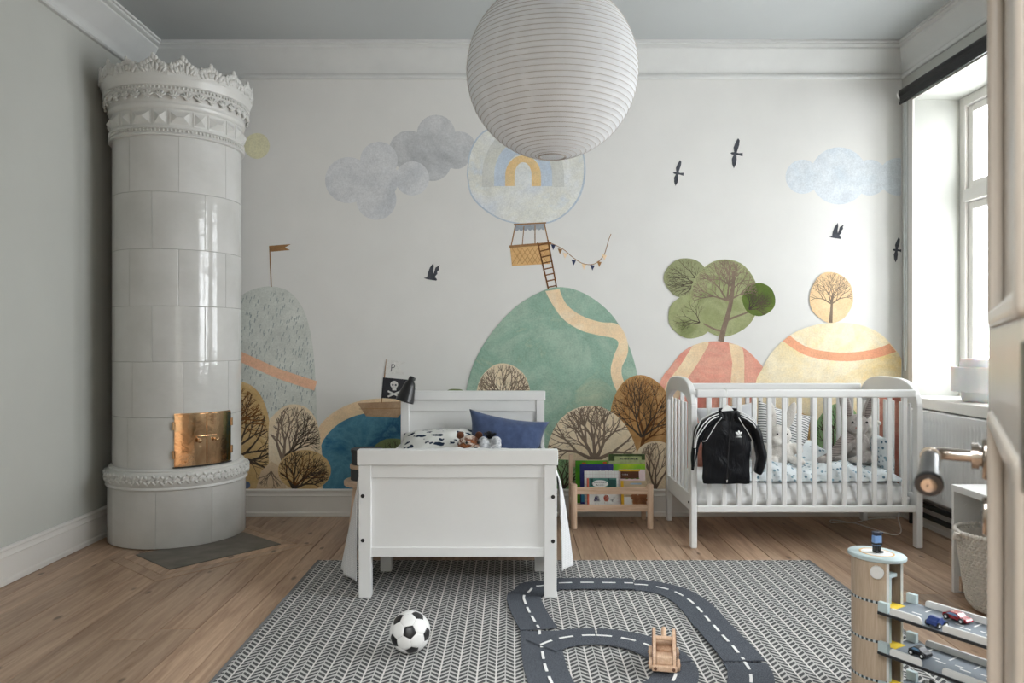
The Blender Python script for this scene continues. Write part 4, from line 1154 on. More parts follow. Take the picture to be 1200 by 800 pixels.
build(MB().box(xa + 0.004, xb - 0.004, CY0 + 0.05, CY1 - 0.05, 0.215, 0.232), 'base_board', M_WHITE, crib)
build(MB().cyl((CX0 - 0.001, CY0 + 0.07, 0.245), (CX0 + 0.008, CY0 + 0.07, 0.245), 0.006, n=12), 'bolt_cap', M_BLACK, crib)

# bedding
def soft_slab(x0, x1, y0, y1, z0, z1, rad, wr, seed, n=40):
    mb = MB(); nx, ny = n, n // 2
    def top(a, b):
        u, v = 2 * a - 1, 2 * b - 1
        e = (max(0, 1 - abs(u) ** 10) * max(0, 1 - abs(v) ** 8)) ** 0.3
        x, y = x0 + (x1 - x0) * a, y0 + (y1 - y0) * b
        z = z0 + (z1 - z0) * (0.35 + 0.65 * e) + wr * e * noise.noise((x * 9 + seed, y * 9, seed))
        return (x, y, z)
    def bot(a, b):
        return (x0 + (x1 - x0) * a, y0 + (y1 - y0) * b, z0)
    mb.grid(top, nx, ny); mb.grid(bot, nx, ny)
    # closing skirt
    def edge(i, j, f): return f(i, j)
    o = len(mb.v)
    per = [(i / nx, 0) for i in range(nx)] + [(1, j / ny) for j in range(ny)] + [(1 - i / nx, 1) for i in range(nx)] + [(0, 1 - j / ny) for j in range(ny)]
    vs = [top(*p) for p in per] + [bot(*p) for p in per]; m = len(per)
    bul = lambda p, q: ((p[0] + q[0]) / 2, (p[1] + q[1]) / 2, (p[2] + q[2]) / 2)
    mb.add(vs, [(k, (k + 1) % m, m + (k + 1) % m, m + k) for k in range(m)])
    return mb
cmx = build(soft_slab(xa + 0.018, xb - 0.018, CY0 + 0.045, CY1 - 0.045, 0.2335, 0.362, 0.02, 0.010, 3), 'crib_mattress', M_SHEET, smooth=True)
weld(cmx); tag(cmx, 'white mattress with a wrinkled fitted sheet inside the crib', 'mattress')
def dots():
    m, nt, b = base_mat('dotted_blue_cotton')
    co = objco(nt)
    v = N(nt, 'ShaderNodeTexVoronoi'); v.feature = 'F1'; val(v.inputs['Scale'], 34); val(v.inputs['Randomness'], 0.75)
    L(nt, co, v.inputs['Vector'])
    k = maprange(nt, v.outputs['Distance'], 0.22, 0.32, 1, 0)
    cc = ramp_n(nt, noise_n(nt, co, 22, 2), [(0.4, srgb(84, 112, 132)), (0.6, srgb(132, 164, 178))])
    L(nt, mixc(nt, k, srgb(220, 226, 229), cc), b.inputs['Base Color'])
    val(b.inputs['Roughness'], 0.9); val(b.inputs['Specular IOR Level'], 0.15)
    L(nt, bump_n(nt, noise_n(nt, co, 12, 3), 0.35, 0.03), b.inputs['Normal'])
    return m
M_DOTS = dots()
def crumple(a, b):
    x = xa + 0.19 + (0.99) * a; y = CY0 + 0.055 + 0.54 * b
    e = (max(0, 1 - abs(2 * a - 1) ** 8) * max(0, 1 - abs(2 * b - 1) ** 8)) ** 0.35
    hgt = 0.050 + 0.075 * max(0, noise.noise((x * 4.5 + 3, y * 5, 1.0))) + 0.085 * math.exp(-((x - 1.80) / 0.16) ** 2 - ((y - 4.66) / 0.10) ** 2) + 0.025 * noise.noise((x * 13, y * 13, 4)) + 0.02 * b
    return (x, y, 0.364 + hgt * e + 0.001)
cd = MB().grid(crumple, 80, 44); cd.grid(lambda a, b: (xa + 0.19 + 0.99 * a, CY0 + 0.055 + 0.54 * b, 0.362), 80, 44)
cdo = weld(build(cd, 'crib_duvet', M_DOTS, smooth=True), 0.003)
tag(cdo, 'pale blue dotted duvet crumpled on the crib mattress', 'duvet')
dc = weld(build(cushion(0.26, 0.24, 0.10, seed=2, wr=0.008), 'dotted_cushion', M_DOTS)); place(dc, (2.188, 4.44, 0.478), -8, 0, 80)
tag(dc, 'pale blue dotted cushion leaning on the right crib end', 'cushion')
def stripes(name, a_, b_, sc, axis):
    m, nt, b = base_mat(name)
    co = objco(nt)
    s = N(nt, 'ShaderNodeSeparateXYZ'); L(nt, co, s.inputs[0])
    w = math_n(nt, 'FRACT', math_n(nt, 'ADD', math_n(nt, 'MULTIPLY', s.outputs[axis], sc), math_n(nt, 'MULTIPLY', noise_n(nt, co, 9), 0.6)))
    k = maprange(nt, w, 0.30, 0.40, 1, 0)
    L(nt, mixc(nt, k, a_, b_), b.inputs['Base Color']); val(b.inputs['Roughness'], 0.9); val(b.inputs['Specular IOR Level'], 0.15)
    L(nt, bump_n(nt, w, 0.2, 0.003), b.inputs['Normal'])
    return m
sc_ = weld(build(cushion(0.36, 0.36, 0.13, seed=6, wr=0.01), 'striped_cushion', stripes('striped_cotton', srgb(226, 226, 224), srgb(92, 96, 102), 62, 2))); place(sc_, (1.675, 4.660, 0.565), -18, 16, 6)
tag(sc_, 'white cushion with thin dark stripes standing at the back of the crib', 'cushion')
gc_ = weld(build(cushion(0.36, 0.34, 0.12, seed=8, wr=0.01), 'grey_cushion', fabric('pale_grey_cotton', srgb(196, 197, 200)))); place(gc_, (1.350, 4.690, 0.585), -14, -6, -6)
tag(gc_, 'plain pale grey cushion standing behind the black jacket in the crib', 'cushion')
# white bunny
M_CREAM = fur_mat('cream_plush', [srgb(214, 208, 200), srgb(232, 228, 222), srgb(222, 216, 208)], 10, 120)
bn = thing('white_plush_bunny', 'cream white plush bunny slumped beside the striped cushion', 'soft toy', (1.585, 4.43, 0.425))
b_ = MB(); b_.ell((0, 0.02, 0.075), (0.085, 0.07, 0.085)); b_.ell((-0.01, -0.015, 0.175), (0.066, 0.06, 0.060)); b_.ell((-0.05, -0.06, 0.145), (0.032, 0.03, 0.028)); b_.ell((-0.07, -0.045, 0.025), (0.04, 0.05, 0.026)); b_.ell((0.08, -0.045, 0.025), (0.045, 0.055, 0.026))
b_.ell((0.085, -0.02, 0.095), (0.045, 0.03, 0.028), rot=rotm('Y', 35)); b_.ell((-0.085, 0.0, 0.095), (0.04, 0.028, 0.026), rot=rotm('Y', -35))
build(plush(b_, 0.008), 'body', M_CREAM, bn, smooth=True, world=False)
for s, x, lean in ((0, -0.045, -10), (1, 0.035, 14)):
    ea = MB().ell((0, 0, 0.075), (0.028, 0.012, 0.085)); ea.xf(Matrix.Translation((x, 0.0, 0.215)) @ Matrix.Rotation(radians(lean), 4, 'Y') @ Matrix.Rotation(radians(8), 4, 'X'))
    build(ea, 'ear', M_CREAM, bn, smooth=True, world=False)
for x in (-0.045, 0.010): build(MB().ell((x, -0.072, 0.188), 0.006), 'eye', M_BLACK, bn, smooth=True, world=False)
# grey rabbit with striped ears and long legs
M_GREY = fur_mat('grey_plush', [srgb(158, 150, 146), srgb(184, 177, 172), srgb(168, 160, 156)], 10, 120)
M_RIB = stripes('ribbed_plush', srgb(164, 154, 150), srgb(108, 98, 96), 95, 2)
rb_ = thing('grey_plush_rabbit', 'grey plush rabbit with tall striped ears sitting on the dotted duvet', 'soft toy', (2.055, 4.47, 0.440))
b_ = MB(); b_.ell((0, 0.02, 0.085), (0.082, 0.07, 0.095)); b_.ell((-0.005, -0.005, 0.215), (0.070, 0.066, 0.062)); b_.ell((-0.03, -0.055, 0.200), (0.036, 0.034, 0.028))
b_.ell((-0.085, -0.03, 0.075), (0.030, 0.030, 0.075), rot=rotm('Y', 42)); b_.ell((-0.135, -0.04, 0.022), (0.034, 0.034, 0.022)); b_.ell((0.06, -0.05, 0.03), (0.075, 0.05, 0.032)); b_.ell((-0.03, -0.075, 0.018), (0.060, 0.035, 0.022))
build(plush(b_, 0.008), 'body', M_GREY, rb_, smooth=True, world=False)
lg = MB().tube(catmull([(-0.05, -0.01, 0.150), (-0.10, -0.02, 0.100), (-0.15, -0.03, 0.045), (-0.205, -0.035, 0.012)], 6), [0.036] * 7 + [0.033] * 6 + [0.028] * 6, 14)
build(lg, 'striped_leg', M_RIB, rb_, smooth=True, world=False)
build(MB().ell((-0.215, -0.038, 0.010), (0.040, 0.034, 0.026)), 'paw', M_GREY, rb_, smooth=True, world=False)
for x, lean in ((-0.045, -16), (0.045, 22)):
    ea = MB().ell((0, 0, 0.085), (0.034, 0.014, 0.092)); T_ = Matrix.Translation((x, 0.0, 0.252)) @ Matrix.Rotation(radians(lean), 4, 'Y')
    ea.xf(T_); eo = build(ea, 'ear', M_GREY, rb_, smooth=True, world=False)
    ei = MB().ell((0, -0.006, 0.083), (0.024, 0.012, 0.076)); ei.xf(T_); build(ei, 'ear_lining', M_RIB, eo, smooth=True, world=False)
build(MB().ell((-0.04, -0.088, 0.205), (0.011, 0.006, 0.008)), 'nose', mat('rose_nose', srgb(170, 120, 116), 0.8), rb_, smooth=True, world=False)
for x in (-0.055, 0.028): build(MB().ell((x, -0.062, 0.235), 0.007), 'eye', M_BLACK, rb_, smooth=True, world=False)
wt = thing('white_plush_lamb', 'cream plush lamb leaning behind the grey rabbit in the crib', 'soft toy', (2.165, 4.600, 0.430))
b_ = MB(); b_.ell((0, 0.0, 0.10), (0.055, 0.06, 0.11)); b_.ell((0.01, -0.02, 0.215), (0.055, 0.05, 0.048)); b_.ell((-0.01, -0.06, 0.20), (0.03, 0.03, 0.024)); b_.ell((0.03, -0.06, 0.06), (0.028, 0.03, 0.075))
build(plush(b_, 0.008), 'body', M_CREAM, wt, smooth=True, world=False)
for s in (-1, 1): build(MB().ell((0.01 + s * 0.058, -0.01, 0.225), (0.026, 0.012, 0.014), rot=rotm('Y', 20 * s)), 'ear', M_CREAM, wt, smooth=True, world=False)
for s in (-1, 1): build(MB().ell((0.005 + s * 0.024, -0.066, 0.228), 0.005), 'eye', M_BLACK, wt, smooth=True, world=False)
# lamp cable lying under the crib
cb = [F(1056, 602) + Vector((0, 0, 0.10)), F(1053, 612) + Vector((0, 0, 0.05)), F(1056, 623), F(1047, 627), F(1028, 622), F(1003, 614), F(985, 612.5), F(974, 613), F(974, 610), F(983, 610.5), F(1000, 613), F(1020, 608.5), F(1038, 607.5), F(1050, 608)]
cb = [Vector((p.x, min(p.y, 4.9), max(p.z, 0.0045))) for p in cb]
tag(build(MB().tube(catmull(cb, 8), 0.0035, 8), 'cable', mat('white_cable', srgb(226, 224, 220), 0.5), smooth=True), 'thin white cable curling on the floor under the crib', 'cable')

# ================================================================== track jacket on a hanger
JY = 4.118
jk = thing('track_jacket', 'black childs track jacket with white sleeve stripes hung on the crib', 'jacket', (1.19, JY, 0.45))
SJ = JY / FPX
def J(px, py, dy=0.0): return Vector(((px - 600) * SJ, JY + dy, CH - (py - 400) * SJ))
mb = MB()
rows = [(481, 853, 13, 0.022), (486, 853, 17, 0.026), (492, 853, 23, 0.030), (500, 852.5, 28, 0.034), (512, 852, 29.5, 0.036), (530, 851, 28.6, 0.034), (548, 851, 28.2, 0.033), (560, 851, 28.4, 0.032), (563, 851, 28, 0.028), (566.5, 851, 27.6, 0.026)]
def body(a, b):
    i = b * (len(rows) - 1); k = min(int(i), len(rows) - 2); t = i - k
    y = rows[k][0] + (rows[k + 1][0] - rows[k][0]) * t; c = rows[k][1] + (rows[k + 1][1] - rows[k][1]) * t
    hw = rows[k][2] + (rows[k + 1][2] - rows[k][2]) * t; th = rows[k][3] + (rows[k + 1][3] - rows[k][3]) * t
    an = 2 * pi * a
    ca, sa = cos(an), sin(an)
    p = J(c, y); p.x += hw * SJ * abs(ca) ** 0.75 * (1 if ca > 0 else -1); p.y += th * 0.55 * sa
    return p
mb.grid(body, 48, 36, closed_u=True)
mb.f.append(tuple(k * 37 for k in range(48))); mb.f.append(tuple(k * 37 + 36 for k in range(48))[::-1])
slL = catmull([J(846, 486), J(832, 492), J(821.5, 501), J(816.5, 516), J(813.5, 533), J(811.6, 551)], 5)
slR = catmull([J(860, 486), J(873, 492), J(884, 501), J(889, 518), J(892, 534), J(890.5, 546), J(887.5, 554.5)], 5)
def lerp_list(vs, n):
    return [vs[min(int(i / (n - 1) * (len(vs) - 1)), len(vs) - 2)] + (vs[min(int(i / (n - 1) * (len(vs) - 1)), len(vs) - 2) + 1] - vs[min(int(i / (n - 1) * (len(vs) - 1)), len(vs) - 2)]) * (i / (n - 1) * (len(vs) - 1) - min(int(i / (n - 1) * (len(vs) - 1)), len(vs) - 2)) for i in range(n)]
mb.tube(slL, [r * SJ for r in lerp_list([8, 9, 9.5, 8, 5.5, 3.2], len(slL))], 16, flat=0.6)
mb.tube(slR, [r * SJ for r in lerp_list([8, 9, 9.5, 9.5, 10, 9, 7], len(slR))], 16, flat=0.6)
jm = melt(mb, 0.006, 3, 0.006, 13)
def satin():
    m, nt, b = base_mat('black_satin_knit')
    co = objco(nt)
    L(nt, ramp_n(nt, noise_n(nt, co, 8), [(0.3, (0.003, 0.0035, 0.005)), (0.7, (0.007, 0.0075, 0.010))]), b.inputs['Base Color'])
    val(b.inputs['Roughness'], 0.38); val(b.inputs['Specular IOR Level'], 0.22)
    L(nt, bump_n(nt, noise_n(nt, scalevec(nt, co, (1.2, 1, 0.6)), 16, 3, 0.5, 0.8), 0.55, 0.02), b.inputs['Normal'])
    return m
M_SATIN = satin()
jt = BVHTree.FromPolygons([tuple(p) for p in jm.v], jm.f)
jbody = build(jm, 'jacket_shell', M_SATIN, jk, smooth=True)
def on_jacket(px, py, lift=0.0015):
    p = J(px, py); h_ = jt.ray_cast(Vector((p.x, JY - 0.5, p.z)), Vector((0, 1, 0)))
    y = h_[0].y if h_[0] is not None else JY
    return Vector((p.x, y - lift, p.z))
def jribbon(pts, w, lift=0.0016, n=8):
    pl = spl(pts, n); rb2 = ribbon(pl, w); m = len(rb2) // 2
    a, b = rb2[:m], rb2[m:][::-1]
    mb = MB(); mb.v = [on_jacket(*p, lift) for p in a] + [on_jacket(*p, lift) for p in b]
    mid = [on_jacket(*p, lift) for p in pl]
    for k in range(m):
        y = min(mb.v[k].y, mb.v[m + k].y, mid[k].y); mb.v[k].y = y; mb.v[m + k].y = y
    mb.f = [(k, k + 1, m + k + 1, m + k) for k in range(m - 1)]
    return mb
M_JW = fabric('white_knit', srgb(232, 232, 232))
def jadd(mb, nm, m=M_JW, t=0.0012, par=jbody):
    o = build(mb, nm, m, par, smooth=True); solid(o, t); return o
for d in range(3):
    o_ = d * 2.7
    jadd(jribbon([(841 - d * 0.6, 481.5 + o_), (831, 485.5 + o_), (821.5 + d * 1.4, 492 + o_ * 1.1), (815.5 + d * 1.9, 501 + o_ * 0.8), (813 + d * 1.2, 512), (812 + d * 0.6, 524)], 1.15), 'sleeve_stripe')
    jadd(jribbon([(865 + d * 0.5, 481.5 + o_), (874, 485.5 + o_), (881.5 - d * 0.8, 489.8 + o_ * 1.05), (886 - d * 1.6, 494.8 + o_)], 1.15), 'sleeve_stripe')
jadd(jribbon([(843.5, 488), (838, 497), (832, 507), (827, 515.5), (823, 516.5)], 0.75), 'raglan_piping')
jadd(jribbon([(863, 488.5), (870, 498), (877, 508), (882, 517)], 0.75), 'raglan_piping')
jadd(jribbon([(813.5, 525), (813.2, 535), (813.6, 544)], 0.7), 'sleeve_piping')
zp = jadd(jribbon([(854.2, 494), (853.8, 505), (853, 520), (851.8, 540), (850.6, 563)], 1.3, 0.0014), 'zip', mat('zip_teeth', (0.03, 0.03, 0.032), 0.35, metal=0.5))
p = on_jacket(850.6, 562.5, 0.002); build(MB().box(p.x - 0.004, p.x + 0.004, p.y - 0.004, p.y, p.z - 0.009, p.z + 0.006), 'zip_pull', mat('zip_silver', srgb(220, 220, 220), 0.25, metal=0.8), jbody, bevel=0.001)
# collar, with the label inside the neck
co_ = MB()
def collar(a, b):
    an = -pi * 0.5 + pi * 2 * (0.05 + 0.90 * a)
    rx, ry = (0.052 - 0.004 * b), (0.030 - 0.002 * b)
    c_ = J(853, 489)
    front = max(0.0, -sin(an))
    return Vector((c_.x + rx * cos(an) * (1 - 0.10 * front), JY + 0.002 + ry * sin(an) * 0.85, c_.z + 0.004 - 0.020 * front + (0.046 - 0.004 * front) * b))
jadd(co_.grid(collar, 40, 6), 'collar', fabric('black_rib', (0.012, 0.012, 0.014), bump=0.5, bscale=120), 0.005)
lbp = J(853, 486); build(MB().box(lbp.x - 0.010, lbp.x + 0.008, JY + 0.016, JY + 0.0172, lbp.z - 0.012, lbp.z + 0.018), 'neck_label', mat('pale_label', srgb(190, 192, 196), 0.8), jbody)
# three-leaf emblem with cross bars and the line under it
def em(u, v): return (864.6 + u, 508.0 + v)
def emb_poly(pts): 
    mb = MB(); mb.v = [on_jacket(*em(*p), 0.0020) for p in pts]
    y = min(v.y for v in mb.v)
    for v in mb.v: v.y = y
    mb.f = [tuple(range(len(pts)))]; return mb
leaf = []
for cx, ang, l, w in ((0, 0, 4.9, 1.35), (-1.25, -50, 4.6, 1.2), (1.25, 50, 4.6, 1.2)):
    a = radians(ang); pts = []
    for k in range(14):
        t = 2 * pi * k / 14
        x = w * sin(t) * (0.55 + 0.45 * cos(t / 2) ** 2 if False else 1); y = -l / 2 * cos(t) - l / 2
        pts.append((cx * 0.25 + x * cos(a) - y * sin(a), 0.6 + x * sin(a) + y * cos(a)))
    leaf.append(emb_poly(pts))
e_ = MB()
for q in leaf: e_.add(q.v, q.f)
for dy_ in (1.1, 1.9): 
    q = emb_poly([(-2.6, dy_), (2.6, dy_), (2.2, dy_ + 0.4), (-2.2, dy_ + 0.4)]); e_.add(q.v, q.f)
q = emb_poly([(-3.6, 2.9), (3.6, 2.9), (3.6, 3.7), (-3.6, 3.7)]); e_.add(q.v, q.f)
jadd(e_, 'chest_emblem', M_JW, 0.0008)
for y in (562,):
    jadd(jribbon([(823.5, y), (838, y + 0.4), (850, y + 0.4)], 0.5, 0.0012), 'hem_seam', mat('seam_black', (0.004, 0.004, 0.004), 0.9))
    jadd(jribbon([(852, y + 0.4), (865, y + 0.4), (878.5, y)], 0.5, 0.0012), 'hem_seam', MATS['seam_black'])
hg = thing('clothes_hanger', 'small white clothes hanger hooked over the front crib rail', 'hanger', (J(852, 470).x, JY, 0.80))
hp = [J(853, 482, 0.010), J(853, 470, 0.010), J(853, 460, 0.012), Vector((J(853, 460).x, CY0 + 0.000, 0.886)), Vector((J(853, 460).x, CY0 + 0.020, 0.8885)), Vector((J(853, 460).x, CY0 + 0.037, 0.884)), Vector((J(853, 460).x, CY0 + 0.039, 0.872))]
build(MB().tube(catmull(hp, 6), 0.0022, 8), 'hook', mat('hanger_white', srgb(232, 232, 230), 0.35), hg, smooth=True)
hb = [(853, 474), (857, 476.5), (861, 482), (868, 488), (878, 493), (878, 496), (866, 492), (853, 490), (840, 492), (828, 496), (828, 493), (838, 488), (845, 482), (849, 476.5)]
hb = [(J(*q).x, J(*q).z) for q in hb]
build(MB().prism(hb, 'y', JY + 0.006, JY + 0.013), 'hanger_body', MATS['hanger_white'], hg, bevel=0.002)

# ================================================================== book rack and picture books
RX0, RX1, RYF, RYB = 0.363, 0.870, 4.62, 4.855
rack = thing('book_rack', 'small pale pine book rack with picture books below the tan mural tree', 'book rack', ((RX0 + RX1) / 2, (RYF + RYB) / 2, 0))
for x in (RX0 + 0.019, RX1 - 0.019):
    build(MB().lathe([(0, 0.001), (0.019, 0.001), (0.019, 0.266), (0.015, 0.273), (0, 0.273)], (x, RYF, 0), 18), 'leg', M_PINEZ, rack, smooth=40)
    build(MB().box(x - 0.014, x + 0.014, RYB - 0.014, RYB + 0.014, 0.001, 0.420), 'rear_post', M_PINEZ, rack, bevel=0.004)
    build(MB().box(x - 0.008, x + 0.008, RYF, RYB, 0.115, 0.150), 'side_rail', M_PINE, rack, bevel=0.002)
    build(MB().box(x - 0.008, x + 0.008, RYF, RYB, 0.215, 0.245), 'side_rail', M_PINE, rack, bevel=0.002)
for z0, z1 in ((0.105, 0.147), (0.211, 0.253)):
    build(MB().box(RX0 + 0.03, RX1 - 0.03, RYF - 0.007, RYF + 0.007, z0, z1), 'front_rail', M_PINE, rack, bevel=0.002)
for z0, z1 in ((0.20, 0.24), (0.34, 0.385)):
    build(MB().box(RX0 + 0.03, RX1 - 0.03, RYB - 0.007, RYB + 0.007, z0, z1), 'back_rail', M_PINE, rack, bevel=0.002)
build(MB().box(RX0 + 0.03, RX1 - 0.03, RYF + 0.008, RYB - 0.01, 0.108, 0.118), 'shelf', M_PINE, rack, bevel=0.002)
M_PAGE = mat('book_pages', srgb(226, 220, 206), 0.9)
def cover(nm, c, c2=None, sc=20):
    return watercolour('cover_' + nm, [c, c2 or tuple(x * 0.85 for x in c)], sc, 0.05)
def book(px0, px1, ptop, Y, label, m, spine=None, prints=(), lean=7, thick=0.012, bot=0.119):
    x0 = (px0 - 600) * Y / FPX; x1 = (px1 - 600) * Y / FPX
    top = CH - (ptop - 400) * Y / FPX
    w, hgt = x1 - x0, top - bot
    r = thing('picture_book', label, 'book', ((x0 + x1) / 2, Y, bot), group='picture books in the pine rack')
    r.rotation_euler = (radians(-lean), 0, 0)
    t = thick
    def b(mb, nm, mm, par=r, **k): return build(mb, nm, mm, par, world=False, **k)
    cv = MB(); cv.box(-w / 2, w / 2, 0, 0.002, 0, hgt); cv.box(-w / 2, w / 2, t - 0.002, t, 0, hgt)
    co = b(cv, 'cover', m)
    b(MB().box(-w / 2 - 0.001, -w / 2 + 0.002, 0, t, 0, hgt), 'spine', spine or m)
    b(MB().box(-w / 2 + 0.002, w / 2 - 0.003, 0.002, t - 0.002, 0.003, hgt - 0.004), 'pages', M_PAGE)
    for nm, pl, pm in prints:                       # flat cover print, u across and v up from 0 to 1
        mm = MB()
        for q in pl: mm.add([(-w / 2 + u * w, -0.0005, v * hgt) for u, v in q], [tuple(range(len(q)))])
        b(mm, nm, pm, co)
    return r
def rect(u0, u1, v0, v1): return [(u0, v0), (u1, v0), (u1, v1), (u0, v1)]
def oval(u, v, a, b, n=20): return [(u + a * cos(2 * pi * k / n), v + b * sin(2 * pi * k / n)) for k in range(n)]
def scrawl(u0, u1, v, h_, n, seed):
    r = random.Random(seed); out = []; u = u0
    while u < u1:
        w = r.uniform(0.4, 1.0) * (u1 - u0) / n
        out.append(rect(u, u + w * 0.7, v, v + h_ * r.uniform(0.6, 1.1))); u += w
    return out
cw = mat('print_pure_white', srgb(240, 240, 238), 0.6)
ck = mat('print_near_black', srgb(36, 38, 44), 0.6)
c_green = cover('green', srgb(96, 164, 40), srgb(60, 130, 30), 6)
c_red = cover('red', srgb(206, 58, 46)); c_yel = cover('yellow', srgb(240, 190, 60)); c_teal = cover('teal', srgb(96, 150, 140), srgb(74, 128, 122)); c_coral = cover('coral', srgb(226, 116, 92)); c_brn = cover('brown', srgb(96, 62, 44)); c_nav = cover('navy', srgb(62, 62, 128), srgb(48, 50, 108)); c_sky = cover('sky', srgb(70, 150, 190)); c_pink = cover('pink', srgb(226, 206, 208)); c_leaf = cover('leaf', srgb(190, 196, 150), srgb(150, 160, 110), 30); c_lime = cover('lime', srgb(180, 200, 50), srgb(90, 170, 50), 6); c_oat = cover('oat', srgb(206, 186, 156)); c_bear = cover('bear', srgb(172, 118, 82), srgb(150, 98, 66)); c_dkg = cover('darkleaf', srgb(74, 92, 52), srgb(52, 66, 40), 30)
book(675, 712.5, 540, 4.795, 'tall lime green picture book at the far left of the pine rack', c_green, prints=[('title_block', [rect(0.2, 0.32, 0.93, 0.95), rect(0.86, 0.97, 0.93, 0.97)], c_red)], lean=6)
book(714, 757, 532.5, 4.80, 'tall leafy pale green picture book at the back right of the rack', c_leaf, prints=[('leaf_border', [rect(0.0, 1.0, 0.955, 1.0), rect(0, 0.16, 0.86, 0.955), rect(0.9, 1, 0.88, 0.955)], c_dkg), ('title_block', scrawl(0.3, 0.8, 0.885, 0.03, 9, 3), ck)], lean=6)
book(680.5, 719, 544.5, 4.765, 'navy blue picture book with white lettering behind the gridded one', c_nav, prints=[('title_block', scrawl(0.5, 0.95, 0.80, 0.05, 8, 4), cw), ('sky_panel', [rect(0.02, 0.5, 0.05, 0.33)], c_sky)], lean=7)
book(720, 757, 544, 4.765, 'green and yellow picture book behind the brown banded one', c_lime, spine=c_green, prints=[('red_band', [rect(0.1, 1.0, 0.715, 0.76)], c_red), ('title_block', scrawl(0.25, 0.5, 0.82, 0.05, 4, 5), c_red), ('badge', [oval(0.8, 0.82, 0.1, 0.05)], c_red), ('badge_centre', [oval(0.8, 0.82, 0.06, 0.025)], cw)], lean=7)
book(685.5, 727, 552, 4.735, 'white picture book with a pale blue grid in the rack', cw, prints=[('grid', [rect(0.05 + 0.09 * k, 0.056 + 0.09 * k, 0, 1) for k in range(11)] + [rect(0, 1, 0.1 + 0.1 * k, 0.106 + 0.1 * k) for k in range(9)], c_pink), ('blue_motif', [rect(0.15, 0.3, 0.72, 0.76), rect(0.34, 0.42, 0.72, 0.75), rect(0.48, 0.62, 0.72, 0.76), oval(0.72, 0.75, 0.06, 0.03)], c_nav)], lean=8)
book(726, 757, 550.5, 4.735, 'pink and white picture book with a brown band in the rack', c_pink, prints=[('brown_band', [rect(0.06, 0.76, 0.74, 0.95)], c_brn), ('gold_edge', [rect(0.0, 0.8, 0.95, 0.99)], c_yel), ('title_block', scrawl(0.12, 0.32, 0.84, 0.04, 4, 6), cw), ('grass', [oval(0.3 + 0.2 * k, 0.75, 0.08, 0.02) for k in range(3)], c_green)], lean=8)
book(688.5, 723, 560.5, 4.705, 'teal picture book with a white title oval and a girl, front left', c_teal, spine=c_coral, prints=[('lower_page', [rect(0.06, 1.0, 0.0, 0.46)], cw), ('spine_edge', [rect(0.0, 0.06, 0, 1)], c_coral), ('dark_trees', [rect(0.1, 0.2, 0.72, 0.98), rect(0.72, 0.76, 0.46, 1), rect(0.76, 0.98, 0.62, 0.95)], cover('pine', srgb(52, 92, 88))), ('title_oval', [oval(0.44, 0.80, 0.28, 0.13)], cw), ('title_block', scrawl(0.24, 0.64, 0.82, 0.05, 8, 7) + scrawl(0.3, 0.58, 0.73, 0.05, 5, 8), ck),
     ('dress', [[(0.27, 0.36), (0.38, 0.36), (0.44, 0.17), (0.2, 0.17)]], c_nav), ('legs', [rect(0.26, 0.28, 0.05, 0.17), rect(0.36, 0.38, 0.05, 0.17)], ck), ('fox', [oval(0.64, 0.28, 0.09, 0.12), rect(0.58, 0.6, 0.06, 0.2), rect(0.68, 0.7, 0.06, 0.2)], c_coral), ('dog', [oval(0.84, 0.2, 0.05, 0.05), oval(0.9, 0.3, 0.025, 0.03)], ck), ('flower', [oval(0.86, 0.07, 0.06, 0.03)], c_yel)], lean=9)
book(728.5, 759, 563.5, 4.705, 'beige picture book with a brown bear and yellow spine, front right', c_oat, spine=c_yel, prints=[('spine_edge', [rect(0, 0.09, 0, 1)], c_yel), ('bear', [oval(0.72, 0.16, 0.3, 0.22), oval(0.5, 0.36, 0.16, 0.12), oval(0.82, 0.4, 0.17, 0.14)], c_bear), ('paw', [oval(0.78, 0.12, 0.18, 0.14)], cover('bearlight', srgb(190, 138, 100))), ('title_strip', [rect(0.35, 0.78, 0.85, 0.91)], cover('paleblue', srgb(170, 196, 216))), ('snow', [rect(0.1, 0.4, 0.02, 0.36)], cw)], lean=9)

